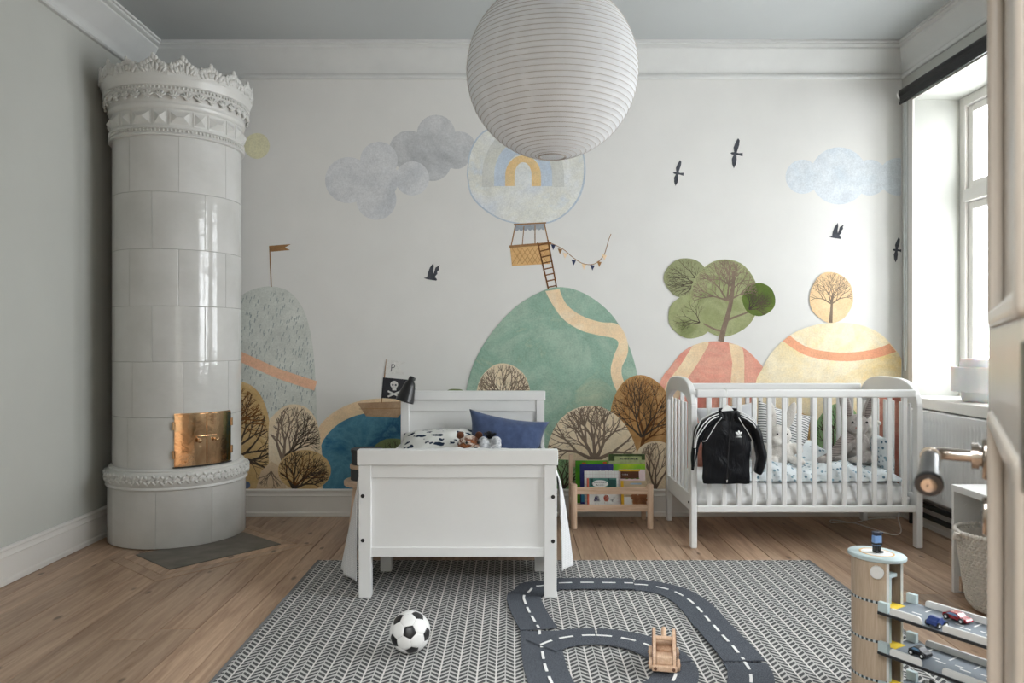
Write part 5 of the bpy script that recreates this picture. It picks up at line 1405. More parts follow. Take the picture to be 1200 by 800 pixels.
# ================================================================== rug
RUX0, RUX1, RUY0, RUY1, RUT = -1.012, 1.552, 1.75, 3.922, 0.009
def rug_mat():
    m, nt, b = base_mat('woven_rug')
    co = objco(nt)
    s = N(nt, 'ShaderNodeSeparateXYZ'); L(nt, co, s.inputs[0])
    ww = 0.0645
    u = math_n(nt, 'FRACT', math_n(nt, 'DIVIDE', math_n(nt, 'ADD', s.outputs[0], 10.0), ww))
    du = math_n(nt, 'ABSOLUTE', math_n(nt, 'SUBTRACT', u, 0.5))             # 0 in the middle of a column
    line = math_n(nt, 'GREATER_THAN', du, 0.455)
    gap = math_n(nt, 'LESS_THAN', du, 0.030)
    ph = math_n(nt, 'ADD', math_n(nt, 'DIVIDE', math_n(nt, 'ADD', s.outputs[1], 10.0), 0.0290), math_n(nt, 'MULTIPLY', du, 2.1))
    w = math_n(nt, 'FRACT', ph)
    bar = math_n(nt, 'LESS_THAN', w, 0.60)
    bar2 = math_n(nt, 'MULTIPLY', bar, math_n(nt, 'SUBTRACT', 1.0, gap))
    n = noise_n(nt, co, 300, 2)
    dark = ramp_n(nt, n, [(0.3, srgb(64, 65, 66)), (0.7, srgb(90, 91, 91))])
    light = ramp_n(nt, n, [(0.3, srgb(176, 175, 172)), (0.7, srgb(198, 197, 194))])
    c = mixc(nt, bar2, light, dark)
    c = mixc(nt, line, c, srgb(212, 210, 206))
    # dense border band along the long edges
    ex = math_n(nt, 'ABSOLUTE', s.outputs[0])
    L(nt, c, b.inputs['Base Color'])
    val(b.inputs['Roughness'], 0.92); val(b.inputs['Specular IOR Level'], 0.15)
    hgt = math_n(nt, 'ADD', math_n(nt, 'MULTIPLY', bar2, -0.5), math_n(nt, 'ADD', line, math_n(nt, 'MULTIPLY', n, 0.6)))
    L(nt, bump_n(nt, hgt, 0.5, 0.002), b.inputs['Normal'])
    return m
rug = thing('rug', 'flat woven grey and white herringbone striped rug on the floor', 'rug', ((RUX0 + RUX1) / 2, (RUY0 + RUY1) / 2, 0))
build(MB().box(RUX0, RUX1, RUY0, RUY1, 0.001, RUT), 'weave', rug_mat(), rug, bevel=0.002)
for x0, x1, y0, y1 in ((RUX0 - 0.004, RUX0 + 0.012, RUY0, RUY1), (RUX1 - 0.012, RUX1 + 0.004, RUY0, RUY1)): build(MB().box(x0, x1, y0, y1, 0.0012, RUT + 0.0012), 'hem', fabric('grey_hem', srgb(96, 96, 96), bump=0.6, bscale=260), rug, bevel=0.003)

# ================================================================== felt road track
def felt():
    m, nt, b = base_mat('charcoal_felt')
    co = objco(nt)
    n = noise_n(nt, co, 240, 4, 0.75)
    L(nt, ramp_n(nt, n, [(0.35, srgb(62, 66, 73)), (0.65, srgb(106, 110, 117))]), b.inputs['Base Color'])
    val(b.inputs['Roughness'], 1.0); val(b.inputs['Specular IOR Level'], 0.05)
    L(nt, bump_n(nt, n, 0.6, 0.003), b.inputs['Normal'])
    return m
M_FELT = felt(); M_STITCH = fabric('white_stitch', srgb(234, 234, 232))
def f2(px, py): p = F(px, py); return (p.x, p.y)
def road(pts, label, lay=0, w=0.152, dash=(0.062, 0.040), phase=0.0, tongue=True):
    cl_ = [(p.x, p.y) for p in catmull([(a, b, 0) for a, b in pts], 10)]
    z0 = RUT + 0.0008 + 0.0055 * lay; t = 0.0045
    root = thing('felt_road_piece', label, 'toy road', (cl_[len(cl_) // 2][0], cl_[len(cl_) // 2][1], z0), group='felt road pieces on the rug')
    rb3 = ribbon(cl_, w); m = len(rb3) // 2
    a, b = rb3[:m], rb3[m:][::-1]
    mb = MB()
    wav = lambda k: 0.0012 * noise.noise((k * 0.35, lay * 3.0 + cl_[0][0], 0))
    for k in range(m):
        for q, z in ((a[k], z0), (a[k], z0 + t + abs(wav(k))), (b[k], z0 + t + abs(wav(k + 40))), (b[k], z0)): mb.v.append(Vector((q[0], q[1], z)))
    for k in range(m - 1):
        for j in range(4): mb.f.append((k * 4 + j, k * 4 + 4 + j, k * 4 + 4 + (j + 1) % 4, k * 4 + (j + 1) % 4))
    mb.f.append((0, 1, 2, 3)); mb.f.append(((m - 1) * 4 + 3, (m - 1) * 4 + 2, (m - 1) * 4 + 1, (m - 1) * 4))
    base = build(mb, 'felt', M_FELT, root)
    # dashes
    ln = [0.0]
    for k in range(1, m): ln.append(ln[-1] + hypot(cl_[k][0] - cl_[k - 1][0], cl_[k][1] - cl_[k - 1][1]))
    def at(s):
        s = min(max(s, 0), ln[-1])
        for k in range(1, m):
            if s <= ln[k]:
                t_ = (s - ln[k - 1]) / max(1e-6, ln[k] - ln[k - 1]); return (cl_[k - 1][0] + (cl_[k][0] - cl_[k - 1][0]) * t_, cl_[k - 1][1] + (cl_[k][1] - cl_[k - 1][1]) * t_)
        return cl_[-1]
    s = phase
    while s < ln[-1] - 0.02:
        e = min(s + dash[0], ln[-1] - 0.004)
        pl = [at(s + (e - s) * k / 4) for k in range(5)]
        r4 = ribbon(pl, 0.010); d = MB(); q = 5
        zt = z0 + t + 0.0022
        d.v = [Vector((p[0], p[1], zt)) for p in r4]; d.f = [(k, k + 1, 9 - k - 1, 9 - k) for k in range(4)]
        o = build(d, 'lane_dash', M_STITCH, root); solid(o, 0.0016)
        s += dash[0] + dash[1]
    return root
road([f2(614, 707), (0.055, 3.36), f2(620, 697), (0.10, 3.475), f2(632, 690.3), f2(647, 688.5)], 'curved felt road piece passing behind the right front bed leg', 0)
road([f2(614, 707.5), f2(620, 722), f2(631.5, 742)], 'short straight felt road piece left of the bed leg', 1, w=0.150)
road([f2(632, 743), f2(636.5, 774), f2(641, 792), f2(652, 815), f2(672, 838)], 'junction felt road piece at the lower left of the track', 0)
road([f2(647.5, 688.4), f2(680, 687.6), f2(728, 688), f2(743, 688.3)], 'straight felt road piece along the far edge of the track', 1, phase=0.03, w=0.15)
road([f2(743.5, 688.4), f2(760, 689.6), f2(788, 696), f2(809, 708), f2(824, 723), f2(836, 738)], 'curved felt road piece at the far right corner of the track', 0)
road([f2(836.4, 738.5), f2(848, 752), f2(860, 765), f2(872, 780)], 'straight felt road piece on the right side of the track', 1, w=0.15)
road([f2(872.3, 780.5), f2(879, 792), f2(879, 812), f2(866, 836), f2(840, 858)], 'curved felt road piece at the near right corner of the track', 0)
RC, RR = (0.305, 2.625), 0.262
def ringpts(a0, a1, n=9): return [(RC[0] + RR * cos(radians(a0 + (a1 - a0) * k / (n - 1))), RC[1] + RR * sin(radians(a0 + (a1 - a0) * k / (n - 1)))) for k in range(n)]
road(ringpts(139, 86), 'curved felt road piece branching off to the inner loop', 1, dash=(0.058, 0.036))
road(ringpts(85.5, 5), 'curved felt road piece under the wooden toy car', 1, dash=(0.058, 0.036))
road(ringpts(4.5, -75), 'curved felt road piece of the inner loop in front of the wooden car', 1, dash=(0.058, 0.036))

# ================================================================== football
def football():
    r = 0.0745
    p = thing('football', 'small black and white football lying on the rug', 'ball', (-0.3745, 2.758, RUT + 0.001))
    bm = bmesh.new(); bmesh.ops.create_icosphere(bm, subdivisions=1, radius=1.0)
    iv = [v.co.copy().normalized() for v in bm.verts]; adj = {i: [e.other_vert(v).index for e in v.link_edges] for i, v in enumerate(bm.verts)}
    fcs = [[v.index for v in f.verts] for f in bm.faces]; bm.free()
    # aim one pentagon at the camera as in the photograph
    tgt = Vector((0.10, -0.93, 0.34)).normalized()
    Q = iv[0].rotation_difference(tgt).to_matrix()
    Q = Matrix.Rotation(radians(20), 3, tgt) @ Q
    iv = [Q @ v for v in iv]
    def patch(poly):
        c_ = sum(poly, Vector()) / len(poly)
        mb = MB(); nr_ = 6
        rings = []
        for k in range(nr_ + 1):
            t = k / nr_
            ringv = []
            for i in range(len(poly)):
                a, b = poly[i], poly[(i + 1) % len(poly)]
                for s in range(4):
                    q = a.lerp(b, s / 4)
                    q = c_.lerp(q, t * 0.992).normalized()
                    ringv.append(q * (r * (1 - 0.022 * max(0, (t - 0.72) / 0.28) ** 2)))
            rings.append(ringv)
        m = len(rings[0])
        mb.v = [rings[0][0]] + [q for rg in rings[1:] for q in rg]
        for i in range(m): mb.f.append((0, 1 + i, 1 + (i + 1) % m))
        for k in range(nr_ - 1):
            for i in range(m): mb.f.append((1 + k * m + i, 1 + (k + 1) * m + i, 1 + (k + 1) * m + (i + 1) % m, 1 + k * m + (i + 1) % m))
        mb.v = [v + Vector((0, 0, r)) for v in mb.v]
        return mb
    mW = mat('ball_white', srgb(232, 232, 230), 0.42); mK = mat('ball_black', (0.014, 0.014, 0.015), 0.4)
    build(MB().ell((0, 0, r), r * 0.972, 32, 20), 'bladder', mat('ball_seam', srgb(150, 150, 148), 0.8), p, smooth=True, world=False)
    for i, v in enumerate(iv):
        ns = adj[i]; ax = v; ref = (iv[ns[0]] - v * v.dot(iv[ns[0]])).normalized(); o2 = ax.cross(ref)
        ns = sorted(ns, key=lambda j: atan2(iv[j].dot(o2), iv[j].dot(ref)))
        build(patch([v.lerp(iv[j], 0.333) for j in ns]), 'black_patch', mK, p, smooth=True, world=False)
    for f in fcs:
        pts = []
        for k in range(3):
            a, b = iv[f[k]], iv[f[(k + 1) % 3]]
            pts += [a.lerp(b, 0.333), a.lerp(b, 0.667)]
        build(patch(pts), 'white_patch', mW, p, smooth=True, world=False)
football()

# ================================================================== wooden toy car
M_BEECH = wood_mat('beech', srgb(222, 192, 164), srgb(190, 152, 122), knots=False, scale=6, axis='x', rnd=0.06)
M_WALNUT = wood_mat('walnut', srgb(120, 84, 64), srgb(82, 54, 40), knots=False, scale=6, axis='x', rnd=0.06)  # also gives the car's side sheets their painted-in shade
wc = thing('wooden_toy_car', 'rounded wooden toy car standing on the felt road', 'toy car', (0.532, 2.63, RUT + 0.0118), radians(-100))
wc.scale = (0.84, 0.80, 0.86)
def wcp(mb, nm, m=M_BEECH, par=wc, bevel=0.003, **k):
    mb.v = [Vector((p.x, p.y, p.z if p.z < 0.05 else 0.05 + (p.z - 0.05) * 0.86)) for p in mb.v]
    return build(mb, nm, m, par, world=False, bevel=bevel, **k)
# local +x is the front; the side panels are tall arches with a window cut out
def side_poly():
    out = [(0.098, 0.022), (0.098, 0.045), (0.090, 0.075), (0.068, 0.112), (0.038, 0.142), (0.002, 0.156), (-0.034, 0.148), (-0.066, 0.122), (-0.088, 0.086), (-0.098, 0.048), (-0.098, 0.022)]
    return [(p.x, p.z) for p in catmull([(a, 0, b) for a, b in out], 4)]
for s in (-1, 1):
    y0, y1 = (0.036, 0.048) if s > 0 else (-0.048, -0.036)
    wl = catmull([(0.070, 0, 0.075), (0.052, 0, 0.108), (0.022, 0, 0.130), (0.004, 0, 0.134), (0.004, 0, 0.075), (0.070, 0, 0.075)], 3)
    # panel as frame strips so that the window is really open
    out = side_poly(); n = len(out)
    inn = [(0.074, 0.030)] + [(p.x, p.z) for p in wl][:-1]
    mbx = MB()
    cx_, cz_ = 0.030, 0.100
    innr = []
    for (x_, z_) in out:
        d = Vector((x_ - cx_, z_ - cz_)); l = d.length; d.normalize()
        innr.append((cx_ + d.x * min(l - 0.012, 0.034), cz_ + d.y * min(l - 0.012, 0.030)))
    for yy in (y0, y1):
        mbx.v += [Vector((a, yy, b)) for a, b in out] + [Vector((a, yy, b)) for a, b in innr]
    for k in range(n):
        k2 = (k + 1) % n
        mbx.f += [(k, k2, n + k2, n + k), (2 * n + k, 3 * n + k, 3 * n + k2, 2 * n + k2), (k, 2 * n + k, 2 * n + k2, k2), (n + k, n + k2, 3 * n + k2, 3 * n + k)]
    mbx_copy = [p.copy() for p in mbx.v]
    wcp(mbx, 'side_panel', M_BEECH, bevel=0)
    ys_ = (y1, y1 + 0.0035) if s > 0 else (y0 - 0.0035, y0)
    mo = MB(); k_ = len(mbx.v) // 4
    mo.v = [Vector((p.x, ys_[0] if i_ < 2 * n else ys_[1], p.z)) for i_, p in enumerate(mbx_copy)]; mo.f = list(mbx.f)
    wcp(mo, 'side_shade', M_WALNUT, bevel=0)  # dark outer sheet, stands in for the shadow on the car's sides
wcp(MB().box(-0.095, 0.095, -0.035, 0.035, 0.022, 0.036), 'chassis')
wcp(MB().box(0.052, 0.098, -0.035, 0.035, 0.036, 0.074), 'bonnet', bevel=0.006)
wcp(MB().box(0.096, 0.112, -0.052, 0.052, 0.014, 0.036), 'bumper', bevel=0.004)
for s in (-1, 1): wcp(MB().cyl((0.111, s * 0.038, 0.025), (0.1135, s * 0.038, 0.025), 0.007, n=14), 'headlight', M_WALNUT, bevel=0)
wcp(MB().cyl((0.030, -0.035, 0.128), (0.030, 0.035, 0.128), 0.010, n=14), 'roof_bar', bevel=0)
rf = catmull([(0.026, 0, 0.130), (0.0, 0, 0.146), (-0.02, 0, 0.148), (-0.045, 0, 0.138), (-0.072, 0, 0.106)], 5)
wcp(MB().tube(rf, 0.011, 12), 'roof_beam', bevel=0, smooth=True)
wcp(MB().box(-0.098, -0.040, -0.035, 0.035, 0.036, 0.070), 'boot', bevel=0.006)
for sx_ in (0.058, -0.058):
    for s in (-1, 1):
        w_ = wcp(MB().lathe([(0, -0.008), (0.022, -0.008), (0.024, -0.004), (0.024, 0.004), (0.022, 0.008), (0, 0.008)], n=24).xf(Matrix.Translation((sx_, s * 0.058, 0.024)) @ Matrix.Rotation(pi / 2, 4, 'X')), 'wheel', bevel=0, smooth=40)
        wcp(MB().cyl((sx_, s * 0.046, 0.024), (sx_, s * 0.070, 0.024), 0.006, n=12), 'axle_pin', M_WALNUT, w_, bevel=0)

# ================================================================== toy parking garage
GX, GY = 1.190, 2.450
ga = radians(-58)
gr = thing('toy_garage', 'wooden toy parking garage with lift tower and grey decks beside the door', 'toy garage', (GX, GY, 0.0), ga)
M_PLY = wood_mat('plywood_z', srgb(198, 178, 156), srgb(174, 152, 128), knots=False, scale=5, axis='z', rnd=0.0)
M_PALE = mat('pale_blue_paint', srgb(188, 204, 206), 0.5); M_ASPH = mat('grey_deck_print', srgb(124, 132, 140), 0.55, var=0.05); M_YEL = mat('yellow_paint', srgb(236, 202, 66), 0.5)
M_GW = mat('toy_white', srgb(232, 232, 230), 0.45)
def gp(mb, nm, m, par=gr, bevel=0.0015, **k): return build(mb, nm, m, par, world=False, bevel=bevel, **k)
TU, TV, TZ = 0.080, 0.066, 0.448
def shell(a0, a1, du, z0, z1, n=40, off=0.0):
    mb = MB()
    for k in range(n + 1):
        a = a0 + (a1 - a0) * k / n
        for d in (off, off - du):
            for z in (z0, z1): mb.v.append(Vector(((TU + d) * cos(a), (TV + d) * sin(a), z)))
    for k in range(n):
        b = k * 4
        for q in ((0, 1, 5, 4), (2, 6, 7, 3), (1, 3, 7, 5), (0, 4, 6, 2)): mb.f.append(tuple(b + i for i in q))
    mb.f += [(0, 2, 3, 1), (n * 4, n * 4 + 1, n * 4 + 3, n * 4 + 2)]
    return mb
A0, A1 = radians(38), radians(322)
gp(shell(A0, A1, 0.006, 0.004, TZ), 'tower_shell', M_PLY, bevel=0, smooth=40)
for a in (A0, A1): 
    gp(MB().box(-0.004, 0.003, -0.004, 0.004, 0.004, TZ).xf(Matrix.Translation(((TU - 0.002) * cos(a), (TV - 0.002) * sin(a), 0)) @ Matrix.Rotation(a, 4, 'Z')), 'white_edge', M_GW, bevel=0.0008)
tp = MB(); tp.lathe([(0, 0.448), (0.088, 0.448), (0.092, 0.451), (0.092, 0.459), (0.088, 0.462), (0, 0.462)], n=56, sy=0.82)
td = gp(tp, 'tower_roof', M_PALE, bevel=0, smooth=40)
gp(MB().lathe([(0.0, 0.4625), (0.050, 0.4625), (0.050, 0.4622)], n=48, sy=0.82), 'helipad_print', M_GW, td, bevel=0)
gp(MB().lathe([(0.050, 0.4623), (0.050, 0.4629), (0.056, 0.4629), (0.056, 0.4623)], n=48, sy=0.82), 'orange_ring', mat('orange_print', srgb(226, 184, 120), 0.5), td, bevel=0)
gp(MB().box(-0.02, 0.045, -0.026, 0.010, 0.006, 0.405), 'lift_rail', M_PALE)
gp(MB().box(0.0, 0.052, -0.030, 0.030, 0.392, 0.404), 'lift_platform', M_PALE)
kn = MB().lathe([(0, 0), (0.019, 0), (0.020, 0.002), (0.020, 0.012), (0.018, 0.014), (0, 0.014)], n=28)
ak = radians(-62)
gp(kn.xf(Matrix.Translation(((TU - 0.001) * cos(ak), (TV - 0.001) * sin(ak), 0.418)) @ Matrix.Rotation(ak, 4, 'Z') @ Matrix.Rotation(pi / 2, 4, 'Y')), 'lift_knob', M_GW, bevel=0, smooth=40)
LV = [0.305, 0.180, 0.055]
for lv in LV:
    mk = MB(); mw = MB()
    nseg = 52
    for k in range(nseg):
        a0 = A0 + (A1 - A0) * k / nseg; a1 = A0 + (A1 - A0) * (k + 1) / nseg
        (mk if k % 2 else mw).add(shell(a0, a1, 0.0006, lv + 0.012, lv + 0.020, 2, off=0.0008).v, shell(a0, a1, 0.0006, lv + 0.012, lv + 0.020, 2, off=0.0008).f)
    gp(mk, 'checked_band', mat('band_dark', srgb(52, 62, 66), 0.6), bevel=0); gp(mw, 'checked_band', mat('band_pale', srgb(196, 206, 208), 0.6), bevel=0)
DW, D0, D1 = 0.086, 0.055, 0.47
def deck(z, first):
    d = gp(MB().box(D0, D1, -DW, DW, z - 0.010, z - 0.0006), 'deck', mat('black_edge', (0.02, 0.02, 0.022), 0.5))
    gp(MB().box(D0 + 0.001, D1 - 0.001, -DW + 0.001, DW - 0.001, z - 0.001, z), 'deck_print', M_ASPH, d, bevel=0)
    bars_ = []
    for k in range(5):
        x = D0 + 0.085 + k * 0.072
        bars_.append((x, x + 0.005, 0.032, 0.072))
        bars_.append((x - 0.02, x + 0.010, -0.006, 0.0))
        bars_.append((x + 0.03, x + 0.055, 0.010, 0.015))
        if k > 2: bars_.append((x, x + 0.005, -0.072, -0.035))
    for q in bars_: gp(MB().box(*q, z, z + 0.0005), 'lane_mark', M_GW, d, bevel=0)
    gp(MB().box(D0 - 0.04, D0 + 0.025, -0.028, 0.028, z, z + 0.0012), 'yellow_plate', M_YEL, d, bevel=0)
    for s in (-1, 1):
        gp(MB().box(D0 + 0.002, D0 + 0.034, s * (DW - 0.008) - 0.008, s * (DW - 0.008) + 0.008, z, z + 0.030), 'pale_post', M_PALE, d)
        segs = [(D0 + 0.040, D0 + 0.140), (D0 + 0.200, D1 - 0.03)] if s < 0 else [(D0 + 0.060, D1 - 0.03)]
        for a, b in segs:
            y0, y1 = sorted((s * (DW - 0.001), s * (DW - 0.009)))
            pl = [(a, z), (b, z)] + [(b - 0.014 + 0.014 * cos(t * pi / 8), z + 0.007 + 0.014 * sin(t * pi / 8)) for t in range(5)] + [(a + 0.010 - 0.010 * sin(t * pi / 8), z + 0.011 + 0.010 * cos(t * pi / 8)) for t in range(5)]
            gp(MB().prism(pl, 'y', y0, y1), 'white_barrier', M_GW, d)
for i, z in enumerate(LV): deck(z, i == 0)
gp(MB().box(-0.09, D1 + 0.02, -0.10, 0.10, 0.001, 0.010), 'base_plate', M_PLY)
for s in (-1, 1): gp(MB().cyl((D1 - 0.02, s * (DW - 0.02), 0.010), (D1 - 0.02, s * (DW - 0.02), 0.295), 0.008, n=14), 'deck_post', M_PLY, bevel=0)
# black curved ramp between the decks
rp = catmull([(0.27, -0.10, 0.165), (0.33, -0.135, 0.165), (0.40, -0.150, 0.158), (0.48, -0.13, 0.14), (0.54, -0.07, 0.115), (0.54, 0.02, 0.085)], 8)
rmb = MB()
for i, p in enumerate(rp):
    q0, q1 = rp[max(i - 1, 0)], rp[min(i + 1, len(rp) - 1)]; t = (q1 - q0); t.z = 0; t.normalize(); nn = Vector((-t.y, t.x, 0)) * 0.036
    for d, dz in ((nn, 0), (-nn, 0), (-nn, -0.006), (nn, -0.006)): rmb.v.append(p + d + Vector((0, 0, dz)))
for i in range(len(rp) - 1):
    for j in range(4): rmb.f.append((i * 4 + j, i * 4 + 4 + j, i * 4 + 4 + (j + 1) % 4, i * 4 + (j + 1) % 4))
rmb.f += [(0, 1, 2, 3), ((len(rp) - 1) * 4 + 3, (len(rp) - 1) * 4 + 2, (len(rp) - 1) * 4 + 1, (len(rp) - 1) * 4)]
ro = gp(rmb, 'ramp', M_ASPH, bevel=0)
for s in (-1, 1):
    pts = []
    for i, p in enumerate(rp):
        q0, q1 = rp[max(i - 1, 0)], rp[min(i + 1, len(rp) - 1)]; t = (q1 - q0); t.z = 0; t.normalize(); pts.append(p + Vector((-t.y, t.x, 0)) * (0.038 * s) + Vector((0, 0, 0.004)))
    gp(MB().tube(pts, 0.0065, 8), 'ramp_rail', M_BLACK, ro, bevel=0, smooth=True)
GM = Matrix.Translation((GX, GY, 0)) @ Matrix.Rotation(ga, 4, 'Z')
def toy_car(name, label, u, v, z, rot, m, l=0.078, w=0.034, h_=0.026, tilt=None, glass=True):
    loc = GM @ Vector((u, v, z + 0.0008))
    r = thing(name, label, 'toy car', tuple(loc), ga + radians(rot), group='little toy cars on the garage')
    if tilt: r.rotation_euler = (0, radians(tilt), ga + radians(rot))
    k = l / 0.078
    prof_ = [(-0.039, 0.006), (0.039, 0.006), (0.039, 0.012), (0.034, 0.016), (0.018, 0.018), (0.008, 0.026), (-0.016, 0.026), (-0.030, 0.019), (-0.039, 0.016)]
    prof_ = [(a * k, b * h_ / 0.026) for a, b in prof_]
    def cp(mb, nm, mm, par=r, **kw): return build(mb, nm, mm, par, world=False, **kw)
    cp(MB().prism(prof_, 'y', -w / 2, w / 2), 'car_body', m, bevel=0.003)
    if glass:
        for s in (-1, 1):
            y0, y1 = sorted((s * w / 2, s * (w / 2 + 0.0006)))
            cp(MB().prism([(0.013 * k, 0.0175 * h_ / 0.026), (0.006 * k, 0.0245 * h_ / 0.026), (-0.014 * k, 0.0245 * h_ / 0.026), (-0.025 * k, 0.0178 * h_ / 0.026)], 'y', y0, y1), 'car_window', mat('toy_glass', srgb(120, 156, 190), 0.15))
    for a in (-0.024, 0.024):
        for s in (-1, 1):
            wh = cp(MB().cyl((a * k, s * (w / 2 - 0.004), 0.0085), (a * k, s * (w / 2 + 0.004), 0.0085), 0.0085, n=16), 'wheel', M_BLACK)
            cp(MB().cyl((a * k, s * (w / 2 + 0.004), 0.0085), (a * k, s * (w / 2 + 0.0046), 0.0085), 0.0042, n=12), 'hubcap', M_GW, wh)
    return r
toy_car('toy_sports_car', 'small dark red toy sports car on the upper garage deck', 0.235, 0.040, LV[0], -8, mat('toy_red', srgb(150, 26, 36), 0.25, coat=0.5))
toy_car('toy_van', 'small blue toy van at the edge of the upper garage deck', 0.225, -0.058, LV[0], 82, mat('toy_blue', srgb(36, 62, 130), 0.3, coat=0.5), l=0.050, h_=0.030, glass=False)
toy_car('toy_pickup', 'small black toy car on the middle garage deck', 0.150, -0.012, LV[1], -4, mat('toy_black', (0.015, 0.015, 0.018), 0.3), l=0.058, h_=0.028)
fg = thing('toy_figure', 'tiny blue and black toy figure standing on the garage tower roof', 'toy figure', tuple(GM @ Vector((0.0, 0.0, 0.4642))), radians(10))
f_ = MB(); f_.box(-0.011, -0.001, -0.008, 0.008, 0, 0.022); f_.box(0.001, 0.011, -0.008, 0.008, 0, 0.022); f_.box(-0.011, -0.001, -0.014, 0.008, 0, 0.006); f_.box(0.002, 0.014, -0.016, 0.008, 0, 0.006)
build(f_, 'legs', M_BLACK, fg, world=False, bevel=0.0015)
build(MB().box(-0.013, 0.013, -0.009, 0.009, 0.022, 0.054), 'torso', mat('figure_blue', srgb(120, 156, 206), 0.45), fg, world=False, bevel=0.002)
build(MB().box(-0.0132, 0.0132, -0.0094, 0.0094, 0.024, 0.031), 'belt', M_BLACK, fg, world=False)
build(MB().box(-0.011, 0.011, -0.009, 0.009, 0.054, 0.061).box(-0.013, 0.015, -0.013, 0.009, 0.061, 0.066), 'cap', mat('cap_navy', srgb(34, 40, 60), 0.5), fg, world=False, bevel=0.001)

# ================================================================== radiator, pipes, blind, sill lamp
RXF = 2.468; RY0, RY1 = 3.86, 4.74; RZ0, RZ1 = 0.215, 0.728
rad = thing('radiator', 'white panel radiator with vertical ribs under the window', 'radiator', (2.52, (RY0 + RY1) / 2, 0))
M_RAD = mat('radiator_enamel', srgb(232, 233, 233), 0.35, var=0.01)
def ribs(a, b):
    y = RY0 + (RY1 - RY0) * a; z = RZ0 + (RZ1 - RZ0) * b
    e = min(1, max(0, (b - 0.05) / 0.04)) * min(1, max(0, (0.93 - b) / 0.04))
    s = (0.5 + 0.5 * cos(2 * pi * (y - RY0) / 0.0333))
    return (RXF + 0.009 * e * (s ** 0.5), y, z)
build(MB().grid(ribs, 280, 24), 'front_panel', M_RAD, rad, smooth=35)
build(MB().box(RXF + 0.028, 2.553, RY0 + 0.004, RY1 - 0.004, RZ0 + 0.01, RZ1 - 0.012), 'back_panel', M_RAD, rad)
tg_ = MB().box(RXF, 2.560, RY0, RY1, RZ1, RZ1 + 0.004)
build(tg_, 'top_grille', M_RAD, rad, bevel=0.001)
for y in (RY0, RY1): build(MB().box(RXF, 2.560, y - 0.001, y + 0.001, RZ0, RZ1), 'side_cover', M_RAD, rad)
build(MB().box(RXF, RXF + 0.03, RY0, RY1, RZ0 - 0.003, RZ0), 'bottom_edge', M_RAD, rad)
for y in (RY0 + 0.2, RY1 - 0.2): build(MB().box(2.545, XR - 0.0005, y - 0.02, y + 0.02, RZ0 + 0.05, RZ1 - 0.05), 'wall_bracket', M_RAD, rad)
wp = MB().tube(catmull([(2.52, RY0 - 0.03, 0.001), (2.52, RY0 - 0.03, 0.16), (2.52, RY0 - 0.022, 0.24), (2.52, RY0 + 0.002, 0.25)], 5), 0.008, 10)
build(wp, 'riser_pipe', M_RAD, rad, smooth=True)
hp_ = thing('heating_pipes', 'two dark heating pipes running low along the wall under the radiator', 'pipe', (2.53, 4.1, 0.0))
M_IRON = mat('dark_iron', srgb(52, 50, 48), 0.6)
for z, xx in ((0.085, 2.528), (0.150, 2.522)):
    build(MB().cyl((xx, 3.47, z), (xx, 4.90, z), 0.016, n=14), 'pipe', M_IRON, hp_, smooth=40)
for y in (3.62, 4.2, 4.75):
    build(MB().box(2.515, XR - 0.019, y - 0.008, y + 0.008, 0.001, 0.162), 'pipe_bracket', M_IRON, hp_)
bl = thing('roller_blind', 'rolled up black roller blind above the window', 'blind', (2.53, 4.16, 2.72))
M_BLIND = mat('black_blind', (0.003, 0.003, 0.0035), 0.3, spec=0.25, bump=0.15, bscale=200)
build(MB().cyl((2.535, 3.90, 2.752), (2.535, 4.862, 2.752), 0.034, n=28), 'roll', M_BLIND, bl, smooth=40)
build(MB().box(2.5005, 2.503, 3.92, 4.845, 2.690, 2.728), 'hanging_edge', M_BLIND, bl)
build(MB().box(2.495, 2.509, 3.92, 4.845, 2.676, 2.692), 'bottom_bar', M_BLIND, bl, bevel=0.003)
for y0, y1 in ((4.864, 4.880), (3.882, 3.898)):
    mbk = MB().cyl((2.535, y0, 2.752), (2.535, y1, 2.752), 0.036, n=24); mbk.box(2.535, XR - 0.0005, y0, y1, 2.72, 2.784)
    build(mbk, 'end_bracket', M_TRIM, bl, smooth=40)
ch_ = MB().tube(catmull([(2.532, 4.852, 2.75), (2.532, 4.853, 2.2), (2.534, 4.853, 1.3), (2.536, 4.852, 1.0), (2.545, 4.850, 1.0), (2.547, 4.85, 1.3), (2.546, 4.85, 2.2), (2.545, 4.85, 2.75)], 6), 0.0018, 6)
build(ch_, 'pull_chain', mat('chain_pale', srgb(200, 208, 208), 0.4), bl)
def opal():
    m, nt, b = base_mat('opal_glass')
    co = objco(nt)
    L(nt, ramp_n(nt, noise_n(nt, co, 5), [(0.3, srgb(226, 226, 228)), (0.7, srgb(236, 236, 237))]), b.inputs['Base Color'])
    val(b.inputs['Roughness'], 0.25); val(b.inputs['Subsurface Weight'], 0.4); val(b.inputs['Subsurface Scale'], 0.03)
    return m
sl = thing('table_lamp', 'tiered white glass table lamp standing on the window sill', 'lamp', (2.72, 4.34, WZ0 + 0.0225))
M_OPAL = opal()
build(MB().lathe([(0, 0), (0.098, 0.0), (0.104, 0.006), (0.116, 0.045), (0.116, 0.058), (0, 0.058)], n=48), 'lamp_base', M_OPAL, sl, smooth=40, world=False)
build(MB().lathe([(0.10, 0.0585), (0.158, 0.0585), (0.160, 0.062), (0.160, 0.196), (0.158, 0.2), (0.10, 0.2)], n=56), 'lamp_shade', M_OPAL, sl, smooth=40, world=False)
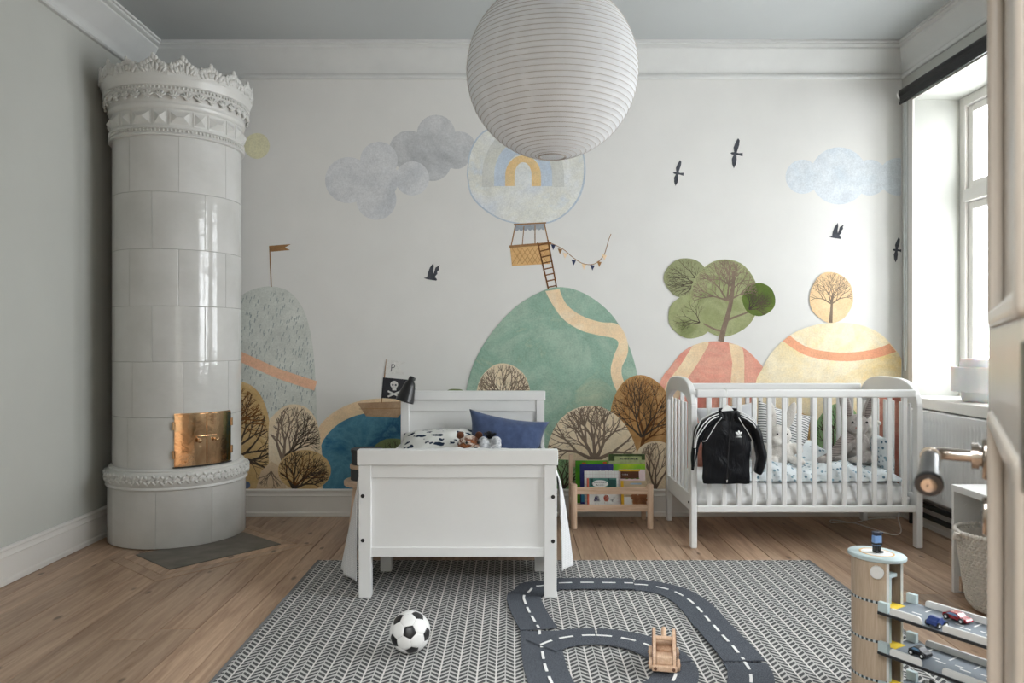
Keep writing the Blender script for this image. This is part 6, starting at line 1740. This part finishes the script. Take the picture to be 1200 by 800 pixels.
build(MB().lathe([(0.0, 0.2005), (0.118, 0.2005), (0.118, 0.226), (0.108, 0.246), (0.0, 0.248)], n=48), 'top_tier', M_OPAL, sl, smooth=40, world=False)

# ================================================================== low white shelf with a basket
sh = thing('shelf_unit', 'low white open shelf unit standing against the window wall', 'shelf', (2.29, 3.05, 0))
SX0, SX1, SYA, SYB = 2.020, 2.545, 2.66, 3.454
M_LAM = mat('white_laminate', srgb(228, 227, 224), 0.4, var=0.01)
build(MB().box(SX0, SX1, SYA, SYB, 0.464, 0.494), 'top_board', M_LAM, sh, bevel=0.002)
for y0, y1 in ((SYA, SYA + 0.018), (SYB - 0.018, SYB)): build(MB().box(SX0 + 0.002, SX1, y0, y1, 0.001, 0.4635), 'side_panel', M_LAM, sh, bevel=0.0015)
build(MB().box(SX0 + 0.025, SX0 + 0.18, SYB - 0.034, SYB - 0.0185, 0.012, 0.075), 'batten', M_PINE, sh, bevel=0.001)
build(MB().box(SX1 - 0.012, SX1, SYA + 0.018, SYB - 0.018, 0.001, 0.4635), 'back_panel', M_LAM, sh)
build(MB().cyl((SX0 + 0.06, SYB - 0.021, 0.40), (SX0 + 0.06, SYB - 0.017, 0.40), 0.008, n=12), 'shelf_peg', M_LAM, sh)
bk = thing('crochet_basket', 'beige crocheted basket standing half under the white shelf', 'basket', (2.085, 3.20, 0))
M_ROPE = fabric('cotton_rope', srgb(226, 218, 208), var=0.10, vscale=40, bump=0.7, bscale=180)
def rad_at(z): return 0.118 + 0.050 * min(1, max(0, z / 0.33)) ** 0.8 - 0.03 * max(0, 1 - z / 0.05) ** 2
prof_b = [(0, 0.003), (0.08, 0.003)] + [(rad_at(z) - 0.004, z) for z in [0.006 + 0.008 * k for k in range(40)]]
build(MB().lathe(prof_b + [(r - 0.006, z) for r, z in prof_b[::-1]], n=48), 'inner_wall', M_ROPE, bk, smooth=True, world=False)
kt = MB(); rows_ = 24
for k in range(rows_):
    z = 0.012 + k * 0.0134; r = rad_at(z)
    cnt = 54
    for j in range(cnt):
        a = 2 * pi * (j + 0.5 * (k % 2)) / cnt
        kt.ell((r * cos(a), r * sin(a), z), (0.0062, 0.0105, 0.0056), 6, 4, Matrix.Rotation(a, 3, 'Z') @ rotm('X', 28))
build(kt, 'knotted_wall', M_ROPE, bk, smooth=True, world=False)['kind'] = 'stuff'
rm_ = MB(); rz = 0.012 + rows_ * 0.0134
for j in range(56):
    a = 2 * pi * j / 56; r = rad_at(rz) + 0.002
    rm_.ell((r * cos(a), r * sin(a), rz), (0.011, 0.013, 0.010), 7, 5, Matrix.Rotation(a, 3, 'Z') @ rotm('X', 30))
build(rm_, 'rim', M_ROPE, bk, smooth=True, world=False)['kind'] = 'stuff'
tb = MB().tube([(-rad_at(rz) - 0.004, 0, rz - 0.01), (-rad_at(rz) - 0.030, -0.003, rz + 0.002), (-rad_at(rz) - 0.032, 0, rz - 0.022), (-rad_at(rz) - 0.004, 0.002, rz - 0.028)], 0.007, 8)
build(tb, 'handle_loop', M_ROPE, bk, smooth=True, world=False)
bpy.context.view_layer.update()
